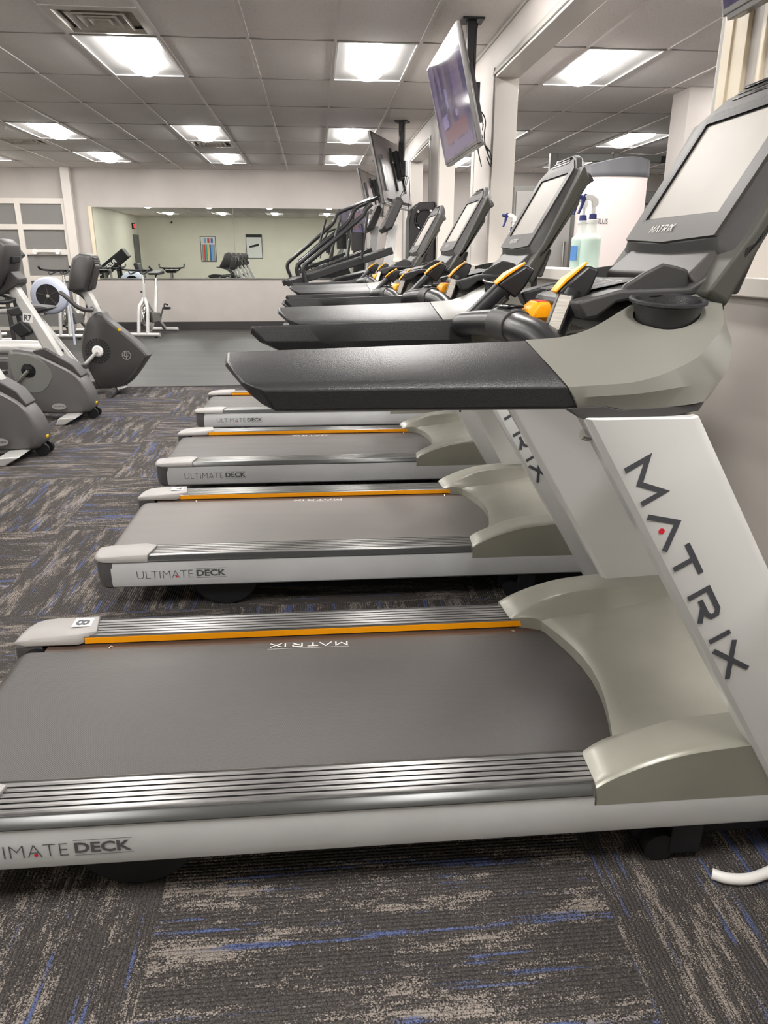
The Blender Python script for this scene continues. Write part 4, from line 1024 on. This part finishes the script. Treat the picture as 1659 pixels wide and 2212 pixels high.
# ------------------------------------------------------------------ exercise bikes along the left (they face +x; local x from the nose plate, y across)
def smooth2(poly, n=4): return [(p.x, p.z) for p in catmull([(a, 0, b) for a, b in poly], n, True)]
def make_bike(label, group):
    t = thing('exercise_bike', label, 'exercise bike', (0, 0, 0), 0, group)
    # housing: traced side profile, swollen across the middle
    pr = smooth2([(-.40, .55), (-.34, .565), (-.20, .54), (-.10, .49), (.06, .40), (.13, .335), (.185, .235), (.20, .15), (.185, .085), (.12, .055), (-.18, .055), (-.26, .11), (-.34, .22), (-.42, .31), (-.425, .45)], 4)
    c = Vector((-.1, .28))
    def rg(y, k): return [(c.x + (x - c.x) * k, y, c.y + (z - c.y) * k) for x, z in pr]
    hs = MB().loft([rg(-.105, .90), rg(-.092, .965), rg(-.07, 1), rg(.07, 1), rg(.092, .965), rg(.105, .90)]).build('housing', 'bike_grey', t, 0, angle=42)
    for s in (-1, 1):
        pn = smooth2([(-.385, .52), (-.26, .53), (-.14, .47), (-.085, .38), (-.12, .29), (-.20, .23), (-.30, .245), (-.375, .33)], 4); q = sorted((s * .1045, s * .108))
        MB().prism(pn, 1, *q).build('side_panel', 'machine_grey', hs, .003)
        MB().lathe([(0, s * .105), (.052, s * .105), (.055, s * .112), (.03, s * .116), (0, s * .116)], (-.26, 0, .405), 1, 24).build('crank_cover', 'gloss_black', hs)
        dz = -.115 * s * -1; dx = -.125 * s * -1
        cr = MB().tube([(-.26, s * .118, .405), (-.26 - dx * -1 if False else -.26 + dx, s * .128, .405 + dz)], .013, 10).build('crank', 'chrome', t)
        px, pz = -.26 + dx, .405 + dz
        MB().box(px - .055, px + .055, min(s * .14, s * .24), max(s * .14, s * .24), pz - .015, pz + .015).build('pedal', 'black', cr, .005)
    x = MB(); x.lathe([(0, -.106), (.001, -.106), (.001, -.1065), (0, -.1065)], (0, 0, 0), 1, 3)
    ov = MB(); cx, cz = -.065, .115; ov.add([(cx + .055 * math.cos(a), -.1075, cz + .026 * math.sin(a)) for a in [2 * PI * i / 24 for i in range(24)]], [tuple(range(24))]); bd = ov.build('badge', 'cap_grey', hs)
    lt = MB(); matrix_word(lt, (cx - .043, -.1082, cz - .006), (1, 0, 0), (0, 0, 1), .086, .0125, .2); lt.build('lettering', 'letter_dark', bd)
    # shroud, post
    MB().prism([(-.22, .555), (-.12, .575), (.08, .44), (.135, .35), (.12, .335), (.06, .385), (-.07, .475), (-.2, .53)], 1, -.085, .085).build('shroud', 'bike_dark', t, .008, 3)
    po = MB().loft([[(xx + w_, -.042, z), (xx + w_ * .8, -.052, z + .02), (xx - w_ * .8, -.052, z + .03), (xx - w_, -.042, z + .035), (xx - w_, .042, z + .035), (xx - w_ * .8, .052, z + .03), (xx + w_ * .8, .052, z + .02), (xx + w_, .042, z)] for xx, z, w_ in ((-.075, .50, .060), (-.20, .78, .050), (-.325, 1.03, .047))]).build('post', 'bike_silver', t, .006, 3)
    MB().hexa([(-.335, -.055, 1.01), (-.265, -.055, .93), (-.255, -.055, .955), (-.30, -.055, 1.05)], [(-.335, -.051, 1.01), (-.265, -.051, .93), (-.255, -.051, .955), (-.30, -.051, 1.05)]).build('bracket_plate', 'bike_silver', po, .001)
    tg = MB(); O, U, V = Vector((-.265, -.0545, .775)), Vector((.93, 0, -.10)).normalized(), Vector((.10, 0, .93)).normalized()
    tg.add([O + U * a + V * b for a, b in ((0, 0), (.075, 0), (.075, .07), (0, .07))], [(0, 1, 2, 3)], 0); put_text(tg, 'R7', O + U * .010 + V * .011 + Vector((0, -.001, 0)), U, V, .048, .054, .03, 1)
    tg.build('number_tag', ['sticker_white', 'letter_dark'], po)
    MB().prism([(-.365, .74), (-.275, .785), (-.205, .70), (-.29, .655)], 1, -.085, .085).build('utility_box', 'black', t, .01, 3)
    # console, handlebar
    pc = [(-.64, 1.02), (-.55, .97), (-.44, .985), (-.36, 1.05), (-.315, 1.13), (-.27, 1.27), (-.27, 1.345), (-.315, 1.385), (-.40, 1.395), (-.47, 1.37), (-.53, 1.22)]
    MB().loft([[( -.42 + (x - -.42) * k, y, 1.18 + (z - 1.18) * k) for x, z in pc] for y, k in ((-.185, .8), (-.165, .95), (-.12, 1), (.12, 1), (.165, .95), (.185, .8))]).build('console', 'bike_dark', t, .008, 3, angle=45)
    cs = [o for o in t.children if o.name.startswith('console')][0]
    MB().prism([(-.34, 1.21), (-.265, 1.215), (-.258, 1.26), (-.335, 1.255)], 1, -.075, .075).build('grille', 'black', cs, .004)
    MB().prism([(-.38, .98), (-.24, 1.06), (-.235, 1.10), (-.285, 1.155), (-.31, 1.14), (-.35, 1.06), (-.42, 1.0)], 1, -.09, .09).build('neck_cover', 'bike_dark', t, .01, 3)
    for s in (-1, 1): MB().tube([(-.30, s * .03, .945), (-.36, s * .16, .93), (-.46, s * .24, .955), (-.60, s * .26, .99), (-.70, s * .22, 1.0)], .018, 10, 5).build('handlebar', 'grip_black', t)
    # seat at the rear
    MB().prism([(-1.16, .68), (-1.02, .72), (-.80, .70), (-.78, .68), (-.95, .63), (-1.12, .62)], 1, -.16, .16).build('seat', 'seat_black', t, .03, 3)
    MB().tube([(-.62, 0, .16), (-.98, 0, .64)], .035, 12).build('seat_post', 'bike_silver', t)
    MB().box(-1.05, -.15, -.05, .05, .05, .13).build('base_beam', 'bike_dark', t, .01)
    # feet and transport wheels
    for s in (-1, 1):
        MB().prism([(-.05, 0), (.02, 0), (.115, .055), (.07, .06), (-.02, .055)] , 1, min(s * .06, s * .30), max(s * .06, s * .30)).build('foot', 'bike_silver', t, .008, 3)
        MB().lathe([(0, s * .03), (.042, s * .03), (.045, s * .055), (0, s * .055)], (.175, 0, .046), 1, 20).build('transport_wheel', 'black', t)
        MB().box(-1.08, -.98, min(s * .02, s * .26), max(s * .02, s * .26), 0, .05).build('rear_foot', 'bike_silver', t, .008)
    MB().prism([(.192, .118), (.207, .118), (.207, .135), (.193, .135)], 1, -.02, .02).build('wheel_clip', 'yellow', t, .003)
    return t
bk = make_bike('exercise bike with a tag reading R7 on its silver post', 'exercise bikes along the aisle')
bk.location = (-2.02, 6.22, 0)
b = dup(bk, (-2.01, 5.0, 0), 0, 'exercise bike nearest the camera, cut off by the left edge of the photo')
for o in b.children_recursive:
    if o.name.startswith('number_tag'): bpy.data.objects.remove(o); break
for k, (y, lab) in enumerate([(3.72, 'exercise bike beyond the left edge, first of three seen only in the back mirror'), (2.5, 'exercise bike beyond the left edge, second of three seen only in the back mirror'), (1.28, 'exercise bike beyond the left edge, last of three seen only in the back mirror')]):
    b = dup(bk, (-2.0, y, 0), 0, lab)
    for o in b.children_recursive:
        if o.name.startswith('number_tag'): bpy.data.objects.remove(o); break

def make_dark_bike():
    t = thing('exercise_bike', 'dark exercise bike with a round emblem, standing where carpet meets rubber floor', 'exercise bike', (-1.98, 7.42, 0))
    pr = smooth2([(-.13, .725), (-.03, .775), (.03, .70), (.20, .55), (.36, .385), (.36, .34), (.22, .16), (.13, .085), (.02, .06), (-.11, .065), (-.18, .20), (-.24, .36), (-.235, .48), (-.20, .60)], 3)
    c = Vector((.02, .40))
    MB().loft([[(c.x + (x - c.x) * k, y, c.y + (z - c.y) * k) for x, z in pr] for y, k in ((-.115, .93), (-.10, .985), (-.06, 1), (.06, 1), (.10, .985), (.115, .93))]).build('housing', 'bike_dark', t, 0, angle=40)
    hs = [o for o in t.children][0]
    for s in (-1, 1):
        v = MB()
        for k in range(24):
            a = 2 * PI * k / 24
            for r0, r1 in ((.062, .076), (.082, .096), (.102, .116)):
                p = [(-.085 + r * math.cos(a + e), s * .1165, .415 + r * math.sin(a + e)) for r, e in ((r0, -.09), (r1, -.09), (r1, .09), (r0, .09))]
                v.add(p, [(0, 1, 2, 3)])
        v.build('vent_slots', 'black', hs)
        MB().lathe([(0, s * .113), (.050, s * .113), (.052, s * .122), (.04, s * .132), (0, s * .132)], (-.085, 0, .415), 1, 24).build('crank_cover', 'white_plastic', hs)
        d = s
        cr = MB().tube([(-.085, s * .135, .415), (-.085 + .13 * d, s * .145, .415 + .125 * d)], .017, 10).build('crank', 'bike_silver', t)
        x, z = -.085 + .13 * d, .415 + .125 * d; MB().box(x - .055, x + .055, min(s * .16, s * .26), max(s * .16, s * .26), z - .02, z + .02).build('pedal', 'bike_dark', cr, .006)
    em = MB(); cx, cz, y = .175, .375, -.1175
    for r0, r1 in ((.036, .042),):
        for k in range(28):
            a, b_ = 2 * PI * k / 28, 2 * PI * (k + 1) / 28
            em.add([(cx + r * math.cos(e), y, cz + r * math.sin(e)) for r, e in ((r0, a), (r1, a), (r1, b_), (r0, b_))], [(0, 1, 2, 3)])
    em.strip([(.0, .030), (-.018, .030), (-.028, -.005), (-.01, -.012), (.008, -.012)], .007, (cx + .005, y, cz), (1, 0, 0), (0, 0, 1)); em.strip([(-.005, -.034), (.006, .02), (.032, .02)], .007, (cx, y - .0003, cz), (1, 0, 0), (0, 0, 1)); em.strip([(.0, .0), (.022, .0)], .006, (cx, y - .0003, cz), (1, 0, 0), (0, 0, 1))
    em.build('emblem', 'letter_light', hs)
    MB().prism([(.12, .625), (.14, .625), (.145, .60), (.125, .60)], 1, -.116, -.10).build('warning_mark', 'yellow', hs)
    MB().loft([[(x + w_, -.05, z), (x - w_, -.05, z + .05), (x - w_, .05, z + .05), (x + w_, .05, z)] for x, z, w_ in ((-.075, .70, .055), (-.15, .92, .045), (-.185, 1.04, .012))]).build('post', 'bike_silver', t, .01, 3)
    pc = [(-.285, .965), (-.25, 1.12), (-.205, 1.25), (-.14, 1.295), (-.045, 1.275), (-.03, 1.22), (-.075, 1.08), (-.13, .955), (-.22, .94)]
    MB().loft([[(-.15 + (x + .15) * k, y, 1.12 + (z - 1.12) * k) for x, z in pc] for y, k in ((-.16, .82), (-.14, .96), (-.09, 1), (.09, 1), (.14, .96), (.16, .82))]).build('console', 'bike_dark', t, .01, 3, angle=45)
    cs = [o for o in t.children if o.name.startswith('console')][0]
    MB().prism([(-.13, .965), (-.075, 1.09), (-.035, 1.20), (-.02, 1.18), (-.03, 1.13), (-.085, .97)], 1, -.07, .07).build('back_hump', 'bike_dark', cs, .012, 3)
    v = MB()
    for k in range(3): v.prism([(-.055, 1.262 - .018 * k), (-.028, 1.25 - .018 * k), (-.026, 1.243 - .018 * k), (-.055, 1.254 - .018 * k)], 1, -.09, .09)
    v.build('vent_slots', 'gloss_black', cs)
    for s in (-1, 1): MB().tube([(-.11, s * .05, .80), (-.10, s * .15, .79), (-.18, s * .22, .82), (-.28, s * .23, .92), (-.33, s * .2, .95)], .02, 10, 5).build('handlebar', 'bike_dark', t)
    MB().prism([(-.86, .80), (-.70, .84), (-.50, .82), (-.48, .80), (-.62, .75), (-.82, .74)], 1, -.14, .14).build('seat', 'seat_black', t, .03, 3)
    MB().tube([(-.25, 0, .15), (-.66, 0, .76)], .035, 12).build('seat_post', 'bike_silver', t)
    MB().box(-.80, .05, -.05, .05, .05, .12).build('base_beam', 'bike_dark', t, .01)
    for x in (.02, -.78):
        MB().tube([(x, -.30, .035), (x, .30, .035)], .034, 12).build('stabiliser_foot', 'cap_dark', t)
    MB().tube([(.06, -.12, .05), (.15, -.10, .075)], .022, 10).build('transport_wheel', 'chrome', t)
    return t
make_dark_bike()

# ------------------------------------------------------------------ indoor cycles by the back wall (seen from the front: local -y is the front)
def make_cycle(label, group):
    t = thing('indoor_cycle', label, 'spin bike', (0, 0, 0), 0, group)
    MB().tube([(-.28, 0, .05), (.28, 0, .05)], .032, 12).tube([(.28, 0, .05), (.281, 0, .05)], .034, 12).build('front_stabiliser', 'bike_silver', t)
    for x in (-.21, .21): MB().lathe([(0, 0), (.025, 0), (.025, .012), (.010, .016), (.01, .03), (0, .03)], (x, 0, 0), 2, 14).build('levelling_foot', 'black', t)
    MB().tube([(-.24, 1.02, .05), (.24, 1.02, .05)], .032, 12).build('rear_stabiliser', 'bike_silver', t)
    f = MB()
    for s in (-1, 1): f.tube([(s * .075, .0, .06), (s * .070, .10, .45), (s * .03, .17, .56), (s * .015, .19, .62)], [.030, .028, .03, .028], 12, 4)
    f.tube([(0, .19, .58), (0, .22, .85)], .034, 12); f.tube([(0, .2, .60), (0, .62, .30), (0, 1.02, .06)], .034, 12, 4); f.tube([(0, .62, .30), (0, .78, .78)], .034, 12)
    f.build('frame', 'bike_silver', t, 0, angle=60)
    MB().tube([(0, .22, .80), (0, .245, 1.04)], .024, 12).build('handlebar_post', 'chrome', t)
    MB().tube([(0, .75, .74), (0, .83, .98)], .022, 12).build('seat_post', 'chrome', t)
    MB().prism([(.66, 1.0), (.92, 1.04), (1.0, 1.03), (.98, .98), (.72, .97)], 0, -.10, .10).build('saddle', 'seat_black', t, .03, 3)
    hb = MB()
    for s in (-1, 1):
        hb.tube([(s * .01, .22, 1.05), (s * .12, .16, 1.05), (s * .21, .10, 1.06), (s * .24, -.04, 1.08), (s * .24, -.10, 1.12)], .016, 8, 4)
        hb.tube([(s * .04, .16, 1.05), (s * .05, .0, 1.02), (s * .11, -.01, 1.00), (s * .17, .06, 1.05)], .012, 8, 4)
    hb.box(-.06, .06, .08, .26, 1.03, 1.06)
    hb.build('handlebar', 'black', t)
    MB().lathe([(0, -.016), (.20, -.016), (.225, -.022), (.23, 0), (.225, .022), (.20, .016), (0, .016)], (0, .28, .30), 0, 36).build('flywheel', 'chrome', t)
    MB().prism([(.20, .40), (.60, .36), (.66, .27), (.60, .22), (.24, .22)], 0, .055, .10).build('chain_guard', 'machine_grey', t, .01)
    for s in (-1, 1):
        cr = MB().tube([(s * .11, .58, .30), (s * .12, .58 + s * .10, .30 + s * .13)], .012, 8).build('crank', 'black', t)
        y, z = .58 + s * .10, .30 + s * .13; MB().box(min(s * .13, s * .24), max(s * .13, s * .24), y - .05, y + .05, z - .02, z + .02).tube([(s * .16, y - .05, z - .01), (s * .16, y - .02, z + .07), (s * .2, y + .04, z + .05)], .012, 6, 3).build('pedal', 'black', cr)
    MB().tube([(0, .205, .72), (-.04, .17, .72)], .014, 8).build('adjusting_knob', 'black', t)
    return t
cy = make_cycle('silver indoor cycle in front of the back wall mirror', 'indoor cycles by the back wall'); cy.location = (-2.83, 12.70, .004)
cy.rotation_euler = (0, 0, math.radians(-9))
dup(cy, (-4.02, 12.55, .004), math.radians(-4), 'silver indoor cycle behind the dark exercise bike, near the glazed door')
dup(cy, (-4.86, 11.9, .004), math.radians(25), 'indoor cycle at the far left, mostly hidden behind the exercise bikes')
# ------------------------------------------------------------------ rowing machine with its caged fan wheel
t = thing('rowing_machine', 'rowing machine with a pale blue caged fan wheel behind the exercise bikes', 'rowing machine', (-3.86, 11.6, .004))
MB().lathe([(.165, -.10), (.235, -.085), (.262, -.05), (.262, .05), (.235, .085), (.165, .10), (.175, .08), (.225, .06), (.235, .0), (.225, -.06), (.175, -.08), (.165, -.10)], (.0, 0, .72), 1, 48, caps=False).build('fan_cage', 'fan_blue', t, angle=60)
fn = MB().lathe([(0, -.085), (.185, -.085), (.185, -.075), (0, -.075)], (0, 0, .72), 1, 40)
fan = fn.build('fan_screen', 'machine_black', t)
s = MB()
for k in range(5):
    a = 2 * PI * k / 5 + .4; s.tube([(.02 * math.cos(a), -.09, .72 + .02 * math.sin(a)), (.175 * math.cos(a), -.09, .72 + .175 * math.sin(a))], .005, 6)
s.build('spokes', 'cap_dark', fan); MB().lathe([(0, -.10), (.025, -.10), (.025, -.085), (0, -.085)], (0, 0, .72), 1, 16).build('hub', 'chrome', fan)
MB().tube([(.16, -.03, .86), (.24, -.03, .80), (.27, -.03, .60), (.27, -.03, .02)], .018, 8, 4).build('front_leg', 'fan_blue', t)
MB().tube([(-.10, 0, .52), (-.6, 0, .50), (-1.9, 0, .46)], .035, 10).build('slide_rail', 'bike_silver', t)
MB().box(-1.35, -1.05, -.15, .15, .50, .56).build('seat', 'seat_black', t, .02)
MB().tube([(-.2, 0, .56), (-.45, 0, .72), (-.55, 0, .86)], .014, 8, 3).build('monitor_arm', 'machine_black', t)
MB().box(-.62, -.52, -.08, .08, .80, .98).build('monitor', 'machine_black', t, .01)
MB().tube([(-.30, -.22, .62), (-.30, .22, .62)], .016, 8).build('pull_handle', 'white_plastic', t)
MB().tube([(-1.8, -.2, .03), (-1.8, .2, .03)], .03, 8).tube([(-1.8, 0, .03), (-1.8, 0, .46)], .03, 8).build('rear_leg', 'bike_silver', t)
MB().box(-.28, -.1, -.10, .10, .44, .60).build('foot_plate', 'cap_grey', t, .01)
# ------------------------------------------------------------------ recumbent trainer with its silver beam
t = thing('recumbent_trainer', 'low recumbent trainer with a silver beam and dark base behind the R7 bike', 'recumbent trainer', (-3.35, 7.95, .004))
MB().tube([(-1.3, 0, .43), (.62, 0, .37)], .075, 16).build('seat_beam', 'bike_silver', t)
bs = MB().prism([(-1.4, .0), (-1.4, .30), (.25, .27), (.48, .31), (.62, .30), (.66, .22), (.55, .12), (.35, .05), (.35, 0)], 1, -.11, .11).build('base_shell', 'bike_dark', t, .02, 3)
x = MB(); put_text(x, 'SciFit', (-.62, -.132, .215), (1, 0, 0), (0, 0, 1), .04, .16, .02); 
MB().prism([(.12, .02), (.24, .02), (.50, .24), (.44, .28), (.25, .20)], 1, -.16, .16).build('front_cover', 'bike_grey', t, .02, 3)
MB().box(-.98, -.48, -.24, .24, .53, .62).build('seat', 'seat_black', t, .03, 3); MB().prism([(-1.10, .58), (-1.00, .60), (-1.15, 1.12), (-1.26, 1.10)], 1, -.23, .23).build('back_rest', 'seat_black', t, .03, 3)
for s_ in (-1, 1): MB().tube([(-.62, s_ * .27, .42), (-.55, s_ * .29, .66), (-.25, s_ * .27, .72)], .022, 10, 4).build('side_handle', 'bike_silver', t)
MB().tube([(-.34, -.10, .60), (-.05, -.06, .62), (.15, 0, .66)], .02, 8, 3).build('towel_bar', 'white_plastic', t)
MB().tube([(.40, -.12, .05), (.40, .12, .05)], .05, 14).build('transport_wheel', 'black', t)
# folded bench that the mirror shows at its left end
t = thing('incline_bench', 'black inclined bench with white lettering, seen in the back mirror', 'bench', (-4.55, 11.1, .004), math.radians(0))
O = Vector((0, 0, .98)); U = Vector((.80, .0, .60)).normalized(); Vv = Vector((-.60, 0, .80)).normalized()
b_ = MB(); b_.obox(O, U * .62, Vv * .10, Vector((0, .16, 0))); pad = b_.build('bench_board', 'black', t, .01)
x = MB(); put_text(x, 'REEBOK', O + Vector((0, .162, 0)) + U * .35 - Vv * .05, -U, Vv, .09, .62, .03); x.build('lettering', 'letter_white', pad)
MB().tube([(-.35, -.2, 0), (-.2, -.12, .75)], .03, 8).tube([(-.35, .2, 0), (-.2, .12, .75)], .03, 8).tube([(.35, .18, 0), (.3, .1, 1.1)], .03, 8).tube([(.35, -.18, 0), (.3, -.1, 1.1)], .03, 8).build('bench_frame', 'machine_black', t)

# ------------------------------------------------------------------ light and exposure
wd = bpy.data.worlds.new('world'); S.world = wd; wd.use_nodes = True
wd.node_tree.nodes['Background'].inputs[0].default_value = (.9, .92, 1, 1); wd.node_tree.nodes['Background'].inputs[1].default_value = .3
S.view_settings.view_transform = 'Standard'; S.view_settings.look = 'None'; S.view_settings.gamma = 1.0; S.view_settings.use_curve_mapping = False
S.view_settings.exposure = 0.4
S.cycles.max_bounces = 10; S.cycles.diffuse_bounces = 5; S.cycles.glossy_bounces = 5; S.cycles.transmission_bounces = 6; S.cycles.sample_clamp_indirect = 6.0
S.cycles.caustics_reflective = False; S.cycles.caustics_refractive = False
